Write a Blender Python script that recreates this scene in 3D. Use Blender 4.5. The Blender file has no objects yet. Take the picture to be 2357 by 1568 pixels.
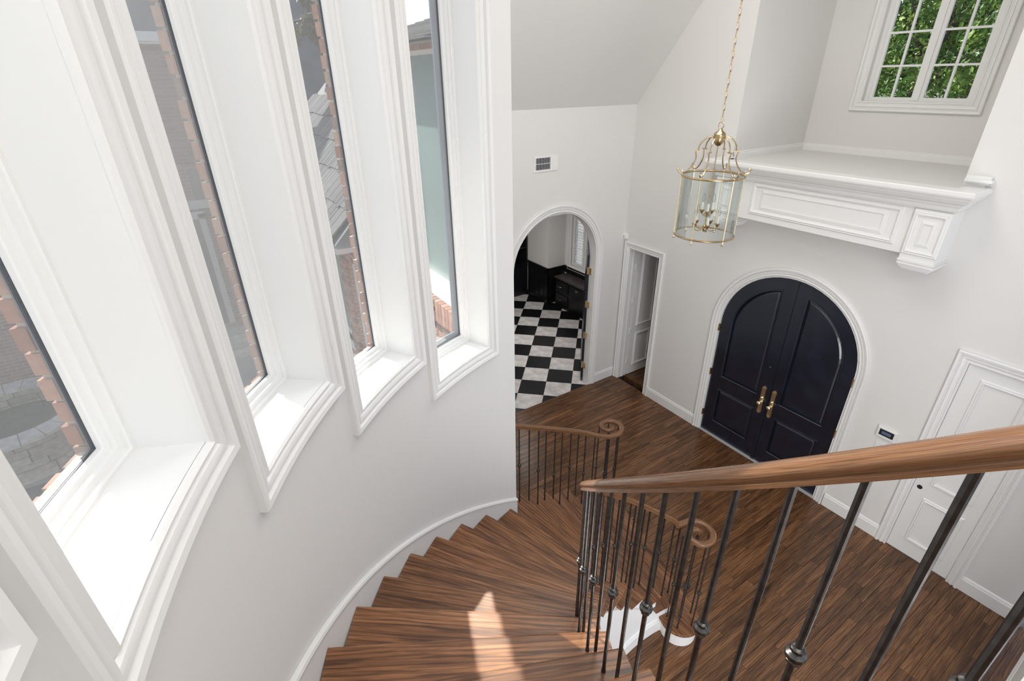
import bpy, math, random
from mathutils import Vector, Matrix
from mathutils.geometry import tessellate_polygon
R_ = math.radians
random.seed(7)
scn = bpy.context.scene
col = scn.collection

# ------------------------------------------------------------------ camera
cam = bpy.data.cameras.new('camera'); camo = bpy.data.objects.new('camera', cam); col.objects.link(camo)
cam.sensor_width = 36.0; cam.sensor_fit = 'HORIZONTAL'
cam.lens = 1158.8265 / 2357 * 36.0; cam.clip_start = 0.02; cam.clip_end = 400
CAM = Vector((5.71863, -5.89350, 4.89769))
yaw, pitch, roll = -0.9986387, 0.4793085, -0.0144855
fw = Vector((math.sin(yaw)*math.cos(pitch), math.cos(yaw)*math.cos(pitch), -math.sin(pitch)))
rt = Vector((math.cos(yaw), -math.sin(yaw), 0)); up = rt.cross(fw)
r2 = rt*math.cos(roll)+up*math.sin(roll); u2 = up*math.cos(roll)-rt*math.sin(roll)
m = Matrix((r2, u2, -fw)).transposed().to_4x4(); m.translation = CAM
camo.matrix_world = m
scn.camera = camo

# ------------------------------------------------------------------ world, sun, exposure
SUN_AZ, SUN_EL = R_(20.5), R_(36.0)       # direction the light travels, elevation
w = bpy.data.worlds.new('world'); scn.world = w; w.use_nodes = True
nt = w.node_tree; bg = nt.nodes['Background']
sky = nt.nodes.new('ShaderNodeTexSky'); sky.sky_type = 'NISHITA'; sky.sun_disc = False
sky.sun_elevation = R_(45); sky.sun_rotation = R_(90) - (SUN_AZ + math.pi)
sky.air_density = 1.0; sky.dust_density = 1.5; sky.ozone_density = 1.0
hsv = nt.nodes.new('ShaderNodeHueSaturation'); hsv.inputs['Saturation'].default_value = 0.55
nt.links.new(sky.outputs[0], hsv.inputs['Color']); nt.links.new(hsv.outputs[0], bg.inputs[0])
bg.inputs[1].default_value = 0.235
sd = bpy.data.lights.new('sun', 'SUN'); so = bpy.data.objects.new('sun', sd); col.objects.link(so)
sd.energy = 6.0; sd.angle = R_(0.53); sd.color = (1.0, 0.95, 0.88)
sdir = Vector((math.cos(SUN_AZ)*math.cos(SUN_EL), math.sin(SUN_AZ)*math.cos(SUN_EL), -math.sin(SUN_EL)))
so.rotation_euler = sdir.to_track_quat('-Z', 'Y').to_euler(); so.location = (-10, -14, 30)
def area(name, loc, size, energy, color=(1, .97, .93), rot=(0, 0, 0), sy=None):
    l = bpy.data.lights.new(name, 'AREA'); l.energy = energy; l.size = size; l.color = color
    if sy: l.shape = 'RECTANGLE'; l.size_y = sy
    o = bpy.data.objects.new(name, l); o.location = loc; o.rotation_euler = rot; col.objects.link(o); return o
area('foyer_fill_light', (2.7, -2.4, 7.1), 2.0, 62)  # added fill lamp without a fixture, lifts the foyer and door wall
area('stairs_fill_light', (6.0, -5.0, 7.1), 1.6, 34)  # unseen fill lamp added to brighten the stairwell
area('study_fill_light', (-2.2, -1.2, 2.95), 0.8, 40)  # fill lamp added below the study ceiling, no fixture built
# added lamp standing in for sunlight thrown back by the tall green window of the bay, entering through the last stair window
gl_ = area('sun_glint_from_bay_window', (1.92, -4.31, 4.44), 1.0, 13, (1.0, .93, .84), sy=1.1)
gl_.data.spread = R_(1.2)
gl_.rotation_euler = Vector((math.cos(R_(-21.5))*math.cos(SUN_EL), math.sin(R_(-21.5))*math.cos(SUN_EL), -math.sin(SUN_EL))).to_track_quat('-Z', 'Y').to_euler()
area('hall_fill_light', (8.4, -1.9, 3.6), 3.4, 8, (.93, .97, 1.0), Vector((-1, .12, -.12)).to_track_quat('-Z', 'Y').to_euler(), 4.6)  # added area lamp filling in from the unbuilt hall, no window there
area('landing_fill_light', (7.5, -5.0, 5.3), 1.8, 18, (.97, .985, 1.0), Vector((-.72, .68, -.15)).to_track_quat('-Z', 'Y').to_euler(), 2.6)  # unseen fill added over the landing for door wall and balusters
area('rear_fill_light', (7.3, -4.6, 1.7), 1.8, 66, (.96, .98, 1.0), Vector((-.74, .67, .06)).to_track_quat('-Z', 'Y').to_euler(), 2.4)  # fill added under the landing to even out the door wall
scn.view_settings.view_transform = 'Standard'; scn.view_settings.look = 'None'
scn.view_settings.exposure = 0.5; scn.view_settings.gamma = 1.0
scn.view_settings.use_curve_mapping = False

scn.cycles.transparent_max_bounces = 32

# ------------------------------------------------------------------ materials
def newmat(name):
    mt = bpy.data.materials.new(name); mt.use_nodes = True
    return mt, mt.node_tree, mt.node_tree.nodes['Principled BSDF']
def S(b, **k):
    for n, v in k.items():
        n = n.replace('_', ' ')
        b.inputs[n].default_value = (*v, 1) if isinstance(v, tuple) and len(v) == 3 else v
def N(t, kind, **k):
    n = t.nodes.new('ShaderNode'+kind)
    for a, v in k.items():
        if a in n.inputs: n.inputs[a].default_value = v
        else: setattr(n, a, v)
    return n
def ramp(t, fac, stops):
    r = N(t, 'ValToRGB'); e = r.color_ramp.elements
    while len(e) < len(stops): e.new(0.5)
    for i, (p, c) in enumerate(stops): e[i].position = p; e[i].color = (*c, 1)
    t.links.new(fac, r.inputs[0]); return r.outputs[0]
def bump(t, b, h, strength=.2, dist=.01):
    n = N(t, 'Bump'); n.inputs['Strength'].default_value = strength; n.inputs['Distance'].default_value = dist
    t.links.new(h, n.inputs['Height']); t.links.new(n.outputs[0], b.inputs['Normal'])
def plain(name, c, rough=.5, metal=0, var=0.0, scale=6, bmp=0, bscale=60, spec=None):
    mt, t, b = newmat(name); S(b, Roughness=rough, Metallic=metal)
    if spec is not None: b.inputs['Specular IOR Level'].default_value = spec
    tc = N(t, 'TexCoord')
    if var:
        nz = N(t, 'TexNoise', Scale=scale, Detail=4.0); t.links.new(tc.outputs['Object'], nz.inputs['Vector'])
        lo = tuple(max(0, x*(1-var)) for x in c); hi = tuple(min(1, x*(1+var)) for x in c)
        t.links.new(ramp(t, nz.outputs[0], [(.3, lo), (.7, hi)]), b.inputs['Base Color'])
    else: S(b, Base_Color=c)
    if bmp:
        n2 = N(t, 'TexNoise', Scale=bscale, Detail=3.0); t.links.new(tc.outputs['Object'], n2.inputs['Vector'])
        bump(t, b, n2.outputs[0], bmp, .004)
    return mt
def wood(name, dark, mid, light, axis='X', rough=.35, stretch=14, rnd=.35, scale=1.0, coord='Object', ring=9.0, ringmix=.8):
    """stained oak, grain along a local axis, shifted and tinted for each board"""
    mt, t, b = newmat(name); L = t.links
    tc = N(t, 'TexCoord'); oi = N(t, 'ObjectInfo')
    mul = N(t, 'VectorMath', operation='MULTIPLY'); cx = N(t, 'CombineXYZ')
    for i in range(3): L.new(oi.outputs['Random'], cx.inputs[i])
    L.new(cx.outputs[0], mul.inputs[0]); mul.inputs[1].default_value = (37, 53, 71)
    add = N(t, 'VectorMath', operation='ADD'); L.new(tc.outputs[coord], add.inputs[0]); L.new(mul.outputs[0], add.inputs[1])
    mp = N(t, 'Mapping'); sc = [stretch*scale]*3; sc['XYZ'.index(axis)] = 1.0*scale
    mp.inputs['Scale'].default_value = sc; L.new(add.outputs[0], mp.inputs[0])
    n1 = N(t, 'TexNoise', Scale=1.2, Detail=6.0, Roughness=.6, Distortion=.6); L.new(mp.outputs[0], n1.inputs['Vector'])
    mp2 = N(t, 'Mapping'); sc2 = [stretch*9*scale]*3; sc2['XYZ'.index(axis)] = 5.0*scale
    mp2.inputs['Scale'].default_value = sc2; L.new(add.outputs[0], mp2.inputs[0])
    n2 = N(t, 'TexNoise', Scale=1.0, Detail=3.0); L.new(mp2.outputs[0], n2.inputs['Vector'])
    mp3 = N(t, 'Mapping'); sc3 = [1.0*scale]*3; sc3['XYZ'.index(axis)] = .07*scale
    mp3.inputs['Scale'].default_value = sc3; L.new(add.outputs[0], mp3.inputs[0])
    wv_ = N(t, 'TexWave', Scale=ring, Distortion=9.0, Detail=3.0); wv_.wave_type = 'BANDS'; wv_.bands_direction = 'Y' if axis == 'X' else 'X'
    wv_.inputs['Detail Scale'].default_value = 1.6; L.new(mp3.outputs[0], wv_.inputs['Vector'])
    c3 = ramp(t, wv_.outputs['Fac'], [(.0, (.42, .38, .35)), (.22, (.86, .85, .84)), (.6, (1.06, 1.06, 1.06))])
    c1 = ramp(t, n1.outputs[0], [(.28, dark), (.5, mid), (.72, light)])
    m0 = N(t, 'MixRGB', blend_type='MULTIPLY'); m0.inputs[0].default_value = ringmix; L.new(c1, m0.inputs[1]); L.new(c3, m0.inputs[2]); c1 = m0.outputs[0]
    c2 = ramp(t, n2.outputs[0], [(.38, (.45, .42, .4)), (.56, (1, 1, 1))])
    mx = N(t, 'MixRGB', blend_type='MULTIPLY'); mx.inputs[0].default_value = .75; L.new(c1, mx.inputs[1]); L.new(c2, mx.inputs[2])
    tint = ramp(t, oi.outputs['Random'], [(0, (1-rnd,)*3), (1, (1+rnd*.6, 1+rnd*.55, 1+rnd*.5))])
    m2 = N(t, 'MixRGB', blend_type='MULTIPLY'); m2.inputs[0].default_value = 1; L.new(mx.outputs[0], m2.inputs[1]); L.new(tint, m2.inputs[2])
    L.new(m2.outputs[0], b.inputs['Base Color']); S(b, Roughness=rough)
    bump(t, b, n2.outputs[0], .12, .002)
    return mt
def glassmat(name, tint, refl=.5, rough=.0, ior=1.45):
    """window glass: light passes straight through, tinted, with a fresnel reflection"""
    mt = bpy.data.materials.new(name); mt.use_nodes = True; t = mt.node_tree; t.nodes.clear()
    o = N(t, 'OutputMaterial'); tr = N(t, 'BsdfTransparent'); gl = N(t, 'BsdfGlossy'); fr = N(t, 'Fresnel'); mx = N(t, 'MixShader')
    tr.inputs[0].default_value = (*tint, 1); gl.inputs['Roughness'].default_value = rough; fr.inputs[0].default_value = ior
    mm = N(t, 'Math', operation='MULTIPLY'); mm.inputs[1].default_value = refl
    t.links.new(fr.outputs[0], mm.inputs[0]); t.links.new(mm.outputs[0], mx.inputs[0])
    t.links.new(tr.outputs[0], mx.inputs[1]); t.links.new(gl.outputs[0], mx.inputs[2]); t.links.new(mx.outputs[0], o.inputs[0])
    return mt
def varied(name, stops, rough=.8, scale=20, bmp=.5, metal=0):
    """colour picked per object, mottled"""
    mt, t, b = newmat(name); L = t.links
    oi = N(t, 'ObjectInfo'); tc = N(t, 'TexCoord')
    c1 = ramp(t, oi.outputs['Random'], stops)
    nz = N(t, 'TexNoise', Scale=scale, Detail=5.0); L.new(tc.outputs['Object'], nz.inputs['Vector'])
    c2 = ramp(t, nz.outputs[0], [(.3, (.68, .68, .68)), (.7, (1.15, 1.15, 1.15))])
    mx = N(t, 'MixRGB', blend_type='MULTIPLY'); mx.inputs[0].default_value = 1; L.new(c1, mx.inputs[1]); L.new(c2, mx.inputs[2])
    L.new(mx.outputs[0], b.inputs['Base Color']); S(b, Roughness=rough, Metallic=metal)
    if bmp: bump(t, b, nz.outputs[0], bmp, .01)
    return mt
def brickmat(name, a, b_, mortar, uv):
    """far brickwork, too small to build brick by brick; uv gives the two object axes that carry the courses"""
    mt, t, b = newmat(name); L = t.links
    tc = N(t, 'TexCoord'); sp = N(t, 'SeparateXYZ'); cb = N(t, 'CombineXYZ'); L.new(tc.outputs['Object'], sp.inputs[0])
    L.new(sp.outputs[uv[0]], cb.inputs[0]); L.new(sp.outputs[uv[1]], cb.inputs[1])
    br = N(t, 'TexBrick', Scale=1.0); br.inputs['Color1'].default_value = (*a, 1); br.inputs['Color2'].default_value = (*b_, 1); br.inputs['Mortar'].default_value = (*mortar, 1)
    br.inputs['Brick Width'].default_value = .213; br.inputs['Row Height'].default_value = .0677; br.inputs['Mortar Size'].default_value = .005
    L.new(cb.outputs[0], br.inputs['Vector']); L.new(br.outputs[0], b.inputs['Base Color']); S(b, Roughness=.9)
    bump(t, b, br.outputs['Fac'], -.4, .01)
    return mt
M = {}
M['wall'] = plain('wall_paint', (.77, .755, .735), .75, bmp=.03, bscale=180)
M['trim'] = plain('trim_gloss_paint', (.84, .835, .82), .38)
M['ceil'] = plain('ceiling_paint', (.80, .79, .77), .8)
M['oak'] = wood('stained_oak_tread', (.09, .036, .014), (.25, .108, .045), (.41, .195, .086), 'X', .34, 14, .22, ring=11.0)
M['oakfloor'] = wood('stained_oak_floor', (.064, .029, .0125), (.172, .079, .033), (.275, .136, .06), 'Y', .27, 14, .28, ring=16.0, ringmix=.6)
M['oakrail'] = wood('stained_oak_rail', (.17, .078, .036), (.25, .12, .056), (.32, .165, .082), 'X', .2, 40, .1, 2.2, 'UV', 14.0, .35)
M['iron'] = plain('wrought_iron', (.085, .082, .08), .3, .95, .25, 40)
M['brass'] = plain('polished_brass', (.93, .80, .56), .28, 1.0, .1, 30)
M['brass2'] = plain('aged_brass', (.56, .43, .24), .28, 1.0, .2, 30)
M['glass'] = glassmat('window_glass', (.95, .97, .97), .3)
M['lglass'] = glassmat('lantern_glass', (.972, .990, .986), .55)
M['gglass'] = plain('green_solar_screen', (.20, .275, .26), .3, 0, .12, 1.2)
M['screenframe'] = plain('grey_screen_frame', (.26, .28, .33), .5)
M['bulb'] = glassmat('bulb_glass', (.97, .97, .95), .8)
M['black'] = plain('black_gloss_paint', (.008, .012, .024), .2, 0, .3, 5, .08, 90, .9)
M['cab'] = plain('black_cabinet_paint', (.008, .008, .009), .3, 0, .3, 5)
M['benchtop'] = plain('dark_worktop', (.05, .043, .042), .45, 0, .4, 12)
M['marble'] = varied('white_marble_tile', [(0, (.56, .53, .52)), (1, (.68, .66, .65))], .22, 6, 0)
M['bmarble'] = varied('black_marble_tile', [(0, (.006, .006, .007)), (1, (.011, .011, .013))], .3, 6, 0)
M['grout'] = plain('grout', (.45, .43, .41), .8)
M['dark'] = plain('dark_void', (.012, .012, .012), .9)
M['gasket'] = plain('grey_aluminium_frame', (.13, .14, .155), .45, .2)
M['lcd'] = plain('keypad_display', (.12, .16, .26), .15)
M['plastic'] = plain('white_plastic', (.80, .80, .79), .4)
M['candle'] = plain('candle_sleeve', (.82, .80, .76), .5)
M['brick'] = varied('house_brick', [(0, (.30, .125, .085)), (.3, (.42, .20, .14)), (.6, (.50, .29, .21)), (.85, (.36, .24, .19)), (1, (.22, .14, .11))], .9, 18, .5)
M['mortar'] = plain('mortar', (.52, .46, .41), .95, 0, .15, 20)
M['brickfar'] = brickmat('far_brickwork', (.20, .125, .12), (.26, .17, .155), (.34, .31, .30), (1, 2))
M['brickx'] = brickmat('wing_brickwork', (.40, .19, .13), (.48, .28, .2), (.52, .46, .41), (0, 2))
M['bricktint'] = varied('shaded_house_brick', [(0, (.19, .115, .11)), (.5, (.245, .155, .145)), (1, (.165, .115, .115))], .9, 18, .3)  # copy of the house brick with the facade's shade put into its colours
M['shake'] = varied('weathered_shake', [(0, (.07, .069, .073)), (.5, (.105, .104, .108)), (1, (.14, .138, .142))], .9, 26, .7)
M['slate'] = plain('dark_slate', (.05, .058, .078), .7, 0, .35, 3, .4, 9)
M['gutter'] = plain('gutter_metal', (.52, .53, .55), .5, .2)
M['siding'] = plain('grey_siding', (.42, .40, .41), .7)
M['bark'] = plain('bark', (.07, .05, .035), .9, 0, .4, 12, .5, 30)
M['leaf'] = varied('green_leaf', [(0, (.05, .14, .02)), (1, (.12, .26, .04))], .45, 3, 0)
M['stone'] = varied('ledge_stone', [(0, (.22, .19, .165)), (.5, (.32, .29, .25)), (1, (.42, .38, .33))], .9, 12, .6)
M['coping'] = varied('coping_stone', [(0, (.34, .32, .31)), (1, (.44, .42, .40))], .8, 8, .3)
M['paving'] = plain('courtyard_paving', (.23, .215, .215), .85, 0, .2, 1.5, .2, 30)
M['curtain'] = plain('pale_curtain', (.85, .85, .84), .9)
M['darkglass'] = plain('dark_far_window', (.035, .042, .055), .15)
M['water'] = plain('pool_water', (.012, .035, .042), .06, 0, .2, 2, .35, 9)
def leafmat(name, stops):
    mt, t, b = newmat(name); L = t.links
    tc = N(t, 'TexCoord'); nz = N(t, 'TexNoise', Scale=2.6, Detail=5.0); L.new(tc.outputs['Object'], nz.inputs['Vector'])
    L.new(ramp(t, nz.outputs[0], stops), b.inputs['Base Color']); S(b, Roughness=.4)
    tr = N(t, 'BsdfTranslucent'); L.new(ramp(t, nz.outputs[0], stops), tr.inputs[0])
    mx = N(t, 'MixShader'); mx.inputs[0].default_value = .35; o = [n for n in t.nodes if n.type == 'OUTPUT_MATERIAL'][0]
    L.new(b.outputs[0], mx.inputs[1]); L.new(tr.outputs[0], mx.inputs[2]); L.new(mx.outputs[0], o.inputs[0])
    return mt
M['leafg'] = leafmat('sunlit_foliage', [(.32, (.018, .05, .008)), (.5, (.07, .16, .02)), (.66, (.26, .38, .06))])
M['leafm'] = leafmat('magnolia_foliage', [(.3, (.07, .075, .03)), (.5, (.16, .14, .06)), (.7, (.30, .22, .12))])
M['leafr'] = leafmat('reddish_foliage', [(.3, (.20, .05, .03)), (.7, (.45, .16, .10))])

# ------------------------------------------------------------------ mesh helpers
class MB:
    def __init__(s): s.v = []; s.f = []
    def add(s, vs, fs):
        o = len(s.v); s.v += [tuple(x) for x in vs]; s.f += [tuple(i+o for i in f) for f in fs]; return s
    def box(s, x0, x1, y0, y1, z0, z1):
        return s.add([(x0, y0, z0), (x1, y0, z0), (x1, y1, z0), (x0, y1, z0), (x0, y0, z1), (x1, y0, z1), (x1, y1, z1), (x0, y1, z1)],
                     [(0, 3, 2, 1), (4, 5, 6, 7), (0, 1, 5, 4), (1, 2, 6, 5), (2, 3, 7, 6), (3, 0, 4, 7)])
    def cbox(s, x0, x1, y0, y1, z0, z1, c, top='z'):
        """box with its outer face (axis, side) chamfered; top: 'z','x','-x','-y'"""
        vs = [(x0, y0, z0), (x1, y0, z0), (x1, y1, z0), (x0, y1, z0), (x0, y0, z1-c), (x1, y0, z1-c), (x1, y1, z1-c), (x0, y1, z1-c),
              (x0+c, y0+c, z1), (x1-c, y0+c, z1), (x1-c, y1-c, z1), (x0+c, y1-c, z1)]
        return s.add(vs, [(0, 3, 2, 1), (0, 1, 5, 4), (1, 2, 6, 5), (2, 3, 7, 6), (3, 0, 4, 7), (4, 5, 9, 8), (5, 6, 10, 9), (6, 7, 11, 10), (7, 4, 8, 11), (8, 9, 10, 11)])
    def tube(s, pts, r, n=8, closed=False, caps=True):
        pts = [Vector(p) for p in pts]; k = len(pts); rs = r if isinstance(r, (list, tuple)) else [r]*k
        rings = []; prev = None
        for i, p in enumerate(pts):
            a = pts[(i-1) % k] if (closed or i > 0) else p; b = pts[(i+1) % k] if (closed or i < k-1) else p
            t = (b-a); t = t.normalized() if t.length > 1e-9 else Vector((0, 0, 1))
            if prev is None: u = t.orthogonal().normalized()
            else:
                u = prev - t*prev.dot(t); u = u.normalized() if u.length > 1e-6 else t.orthogonal().normalized()
            prev = u; v = t.cross(u)
            rings.append([p+(u*math.cos(2*math.pi*j/n)+v*math.sin(2*math.pi*j/n))*rs[i] for j in range(n)])
        vs = [q for rg in rings for q in rg]; fs = []
        for i in range(k if closed else k-1):
            for j in range(n):
                a = i*n+j; b = i*n+(j+1) % n; c = ((i+1) % k)*n+(j+1) % n; d = ((i+1) % k)*n+j; fs.append((a, b, c, d))
        if caps and not closed: fs += [tuple(range(n))[::-1], tuple(range((k-1)*n, k*n))]
        return s.add(vs, fs)
    def lathe(s, prof, n=16, c=(0, 0, 0), caps=True):
        vs = [(c[0]+r*math.cos(2*math.pi*j/n), c[1]+r*math.sin(2*math.pi*j/n), c[2]+z) for r, z in prof for j in range(n)]; fs = []
        for i in range(len(prof)-1):
            for j in range(n): fs.append((i*n+j, i*n+(j+1) % n, (i+1)*n+(j+1) % n, (i+1)*n+j))
        if caps: fs += [tuple(range(n))[::-1], tuple(range((len(prof)-1)*n, len(prof)*n))]
        return s.add(vs, fs)
    def poly(s, loops, fn, t0, t1):
        """prism of a 2D polygon with holes; fn(u, v, t) gives the 3D point"""
        tris = tessellate_polygon([[Vector((a, b, 0)) for a, b in lp] for lp in loops]); flat = [q for lp in loops for q in lp]; n = len(flat)
        vs = [fn(a, b, t0) for a, b in flat]+[fn(a, b, t1) for a, b in flat]
        fs = [tuple(t) for t in tris]+[tuple(i+n for i in t)[::-1] for t in tris]; o = 0
        for lp in loops:
            k = len(lp)
            for i in range(k): fs.append((o+i, o+(i+1) % k, n+o+(i+1) % k, n+o+i))
            o += k
        return s.add(vs, fs)
    def strip(s, rows, closed_rows=False, closed_prof=False):
        """rows of equal point count joined by quads"""
        n = len(rows[0]); vs = [q for r in rows for q in r]; fs = []; k = len(rows)
        for i in range(k if closed_rows else k-1):
            for j in range(n if closed_prof else n-1):
                fs.append((i*n+j, i*n+(j+1) % n, ((i+1) % k)*n+(j+1) % n, ((i+1) % k)*n+j))
        return s.add(vs, fs)
    def mesh(s, name, mat, smooth=None):
        me = bpy.data.meshes.new(name); me.from_pydata(s.v, [], s.f); me.materials.append(M[mat] if isinstance(mat, str) else mat)
        import bmesh
        b = bmesh.new(); b.from_mesh(me); bmesh.ops.recalc_face_normals(b, faces=b.faces); b.to_mesh(me); b.free()
        if smooth: me.shade_smooth(); me.set_sharp_from_angle(angle=R_(smooth))
        return me
    def build(s, name, mat, parent=None, smooth=None):
        return link(name, s.mesh(name, mat, smooth), parent)
def link(name, me, parent=None, loc=None, rotz=0):
    o = bpy.data.objects.new(name, me); col.objects.link(o)
    if loc is not None: o.location = loc
    if rotz: o.rotation_euler.z = rotz
    if parent: o.parent = parent
    return o
def tag(o, label, cat, group=None, kind=None):
    o['label'] = label; o['category'] = cat
    if group: o['group'] = group
    if kind: o['kind'] = kind
    return o
def empty(name, label, cat, loc=(0, 0, 0), group=None, kind=None):
    o = bpy.data.objects.new(name, None); o.location = loc; o.empty_display_size = .1; col.objects.link(o); return tag(o, label, cat, group, kind)
def copy_tree(o, parent=None):
    c = o.copy(); col.objects.link(c); c.parent = parent
    for ch in list(o.children): copy_tree(ch, c)
    return c
def offset(path, d, closed=False):
    """mitred offset of a 2D polyline to its left by d"""
    n = len(path); out = []
    for i, (x, y) in enumerate(path):
        ns = []
        for a, b in (((i-1), i), (i, (i+1))):
            if not closed and (a < 0 or b >= n): continue
            p, q = path[a % n], path[b % n]; dx, dy = q[0]-p[0], q[1]-p[1]; l = math.hypot(dx, dy)
            if l > 1e-9: ns.append((-dy/l, dx/l))
        nx = sum(a for a, _ in ns)/len(ns); ny = sum(b for _, b in ns)/len(ns); l2 = nx*nx+ny*ny
        out.append((x+nx*d/l2, y+ny*d/l2))
    return out
def moulding(path, prof, fn, closed=False):
    """profile (distance to the left of the path, height off the surface) run along a 2D path on a surface"""
    rows = [[fn(a, b, o) for a, b in offset(path, d, closed)] for d, o in prof]
    rows = list(map(list, zip(*rows)))
    b = MB().strip(rows, closed_rows=closed)
    if not closed:
        n = len(prof); b.f += [tuple(range(n)), tuple(range(len(b.v)-n, len(b.v)))]
    return b
WB = lambda x, z, o: (x, -o, z)               # back (door) wall, faces -Y
WL = lambda y, z, o: (o, y, z)                # left wall, faces +X
CASING = [(0, 0), (0, .012), (.009, .021), (.015, .021), (.021, .010), (.028, .010), (.035, .019), (.048, .025), (.058, .025), (.064, .013), (.071, .013), (.078, .032), (.098, .036), (.105, .029), (.105, 0)]
PANELM = [(0, 0), (.004, .012), (.014, .016), (.022, .008), (.034, .010), (.042, .004), (.044, 0)]
def arch_path(xc, hw, spring, base, n=28, flip=False):
    p = [(xc-hw, base), (xc-hw, spring)]+[(xc-hw*math.cos(math.pi*i/n), spring+hw*math.sin(math.pi*i/n)) for i in range(1, n)]+[(xc+hw, spring), (xc+hw, base)]
    return p                                     # runs left leg up, over, right leg down: the wall lies on the left of it
def rect(x0, x1, z0, z1): return [(x0, z0), (x1, z0), (x1, z1), (x0, z1)]

# ------------------------------------------------------------------ stair and curved-wall geometry
XC, YC, RW = 5.65792, -3.23971, 3.07384
H = .20122; TN = R_(6.40505); T6 = R_(194.09)
def th(n): return T6+(n-6)*TN
def nn(t): return 6+(t-T6)/TN
def CP(r, t, z): return (XC+r*math.cos(t), YC+r*math.sin(t), z)
CEIL = 7.2

# ------------------------------------------------------------------ floor with planks
fl = MB().box(0, 8.6, -6.3, 0.02, -.12, -.012).build('floor', 'oakfloor')
tag(fl, 'dark stained oak plank floor of the foyer', 'floor', kind='structure')
pw = .0835; k = 0; planks = []
x = .002
while x < 6.35:
    y = -3.95-random.random()*.7
    while y < -.002:
        L = random.choice((.55, .7, .85, 1.0, 1.2, 1.4)); y1 = min(y+L, -.001)
        y0 = max(y, -4.0)
        if y1-y0 > .05:
            planks.append((x, x+pw-.0022, y0, y1-.0022))
        y += L
    x += pw
planks.sort(key=lambda p: -((p[3]) - abs(p[0]-3)*.05))
rest = MB()
for i, p in enumerate(planks):
    if i < 300:
        cx, cy = (p[0]+p[1])/2, (p[2]+p[3])/2; b = MB().cbox(p[0]-cx, p[1]-cx, p[2]-cy, p[3]-cy, -.014, 0, .0016)
        link('plank', b.mesh('plank', 'oakfloor'), fl, (cx, cy, 0))
    else: rest.cbox(*p, -.014, 0, .0016)
if rest.v:
    o = rest.build('plank_remainder', 'oakfloor', fl); o['kind'] = 'stuff'

# ------------------------------------------------------------------ back wall (front door) with niche
DX, DHW, DSP = 2.845, .9135, 1.838
out = [(-.15, 0), (.131, 0), (.131, 2.448), (.756, 2.448), (.756, 0), (DX-DHW, 0), (DX-DHW, DSP)]
out += [(DX-DHW*math.cos(math.pi*i/30), DSP+DHW*math.sin(math.pi*i/30)) for i in range(1, 30)]
out += [(DX+DHW, DSP), (DX+DHW, 0), (4.608, 0), (4.608, 2.44), (5.202, 2.44), (5.202, 0), (5.81, 0), (5.81, CEIL), (4.038, CEIL), (4.038, 3.97), (1.684, 3.97), (1.684, CEIL), (-.15, CEIL)]
wb = MB().poly([out], lambda u, v, t: (u, t, v), 0, .16).build('wall_back', 'wall')
tag(wb, 'tall off-white foyer wall around the black front door', 'wall', kind='structure')
# hall return wall at the right end
wr = MB().box(5.65, 5.81, .16, 3.0, 0, CEIL).build('wall_hall', 'wall'); tag(wr, 'white hall wall turning back at the right end of the foyer', 'wall', kind='structure')
# niche shell
nb = 1.558
b = MB().box(1.54, 1.684, .16, nb, 3.8, CEIL).box(4.038, 4.18, .16, nb, 3.8, CEIL)
ns = b.build('wall_niche', 'wall'); tag(ns, 'deep white niche above the front door', 'niche', kind='structure')
NW = (2.28, 3.407, 4.60, 6.15)
MB().poly([rect(1.54, 4.18, 3.8, CEIL), rect(*NW)], lambda u, v, t: (u, t, v), nb, nb+.2).build('niche_back', 'wall', ns)
MB().box(1.54, 4.18, -.217, nb, 3.90, 3.975).build('niche_shelf', 'wall', ns)
bp = [(0, 0), (.0, .016), (.06, .016), (.068, .011), (.082, .011), (.09, 0)]
MB().strip([[(1.684, nb-o, 3.975+d) for d, o in bp], [(4.038, nb-o, 3.975+d) for d, o in bp]]).build('niche_baseboard', 'trim', ns)
MB().strip([[(1.684+o, .0, 3.975+d) for d, o in bp], [(1.684+o, nb, 3.975+d) for d, o in bp]]).build('niche_baseboard', 'trim', ns)

# entablature under the niche
en = empty('niche_entablature', 'white panelled cornice ledge projecting below the niche over the front door', 'cornice', (2.97, -.2, 3.3))
def EP(b, name, mat='trim', parent=None, smooth=None):
    o = b.build(name, mat, parent or en, smooth); o.matrix_parent_inverse = Matrix.Translation((-2.97, .2, -3.3)) if not parent else Matrix.Identity(4); return o
EP(MB().box(1.72, 4.13, -.265, -.001, 3.377, 3.80), 'frieze')
corn = [(.0, 3.80), (.0, 3.812), (.02, 3.815), (.028, 3.83), (.032, 3.86), (.05, 3.866), (.056, 3.885), (.085, 3.90), (.105, 3.93), (.112, 3.95), (.125, 3.955), (.13, 3.97), (.13, 4.0), (.122, 4.008), (-.05, 4.008)]
def cornice(b, x0, x1, base):
    rows = [[(x0-o, -.001, z) for o, z in corn], [(x0-o, -base-o, z) for o, z in corn], [(x1+o, -base-o, z) for o, z in corn], [(x1+o, -.001, z) for o, z in corn]]
    b.strip(rows); return b
EP(cornice(MB(), 1.72, 4.13, .268), 'cornice_moulding')
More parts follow.
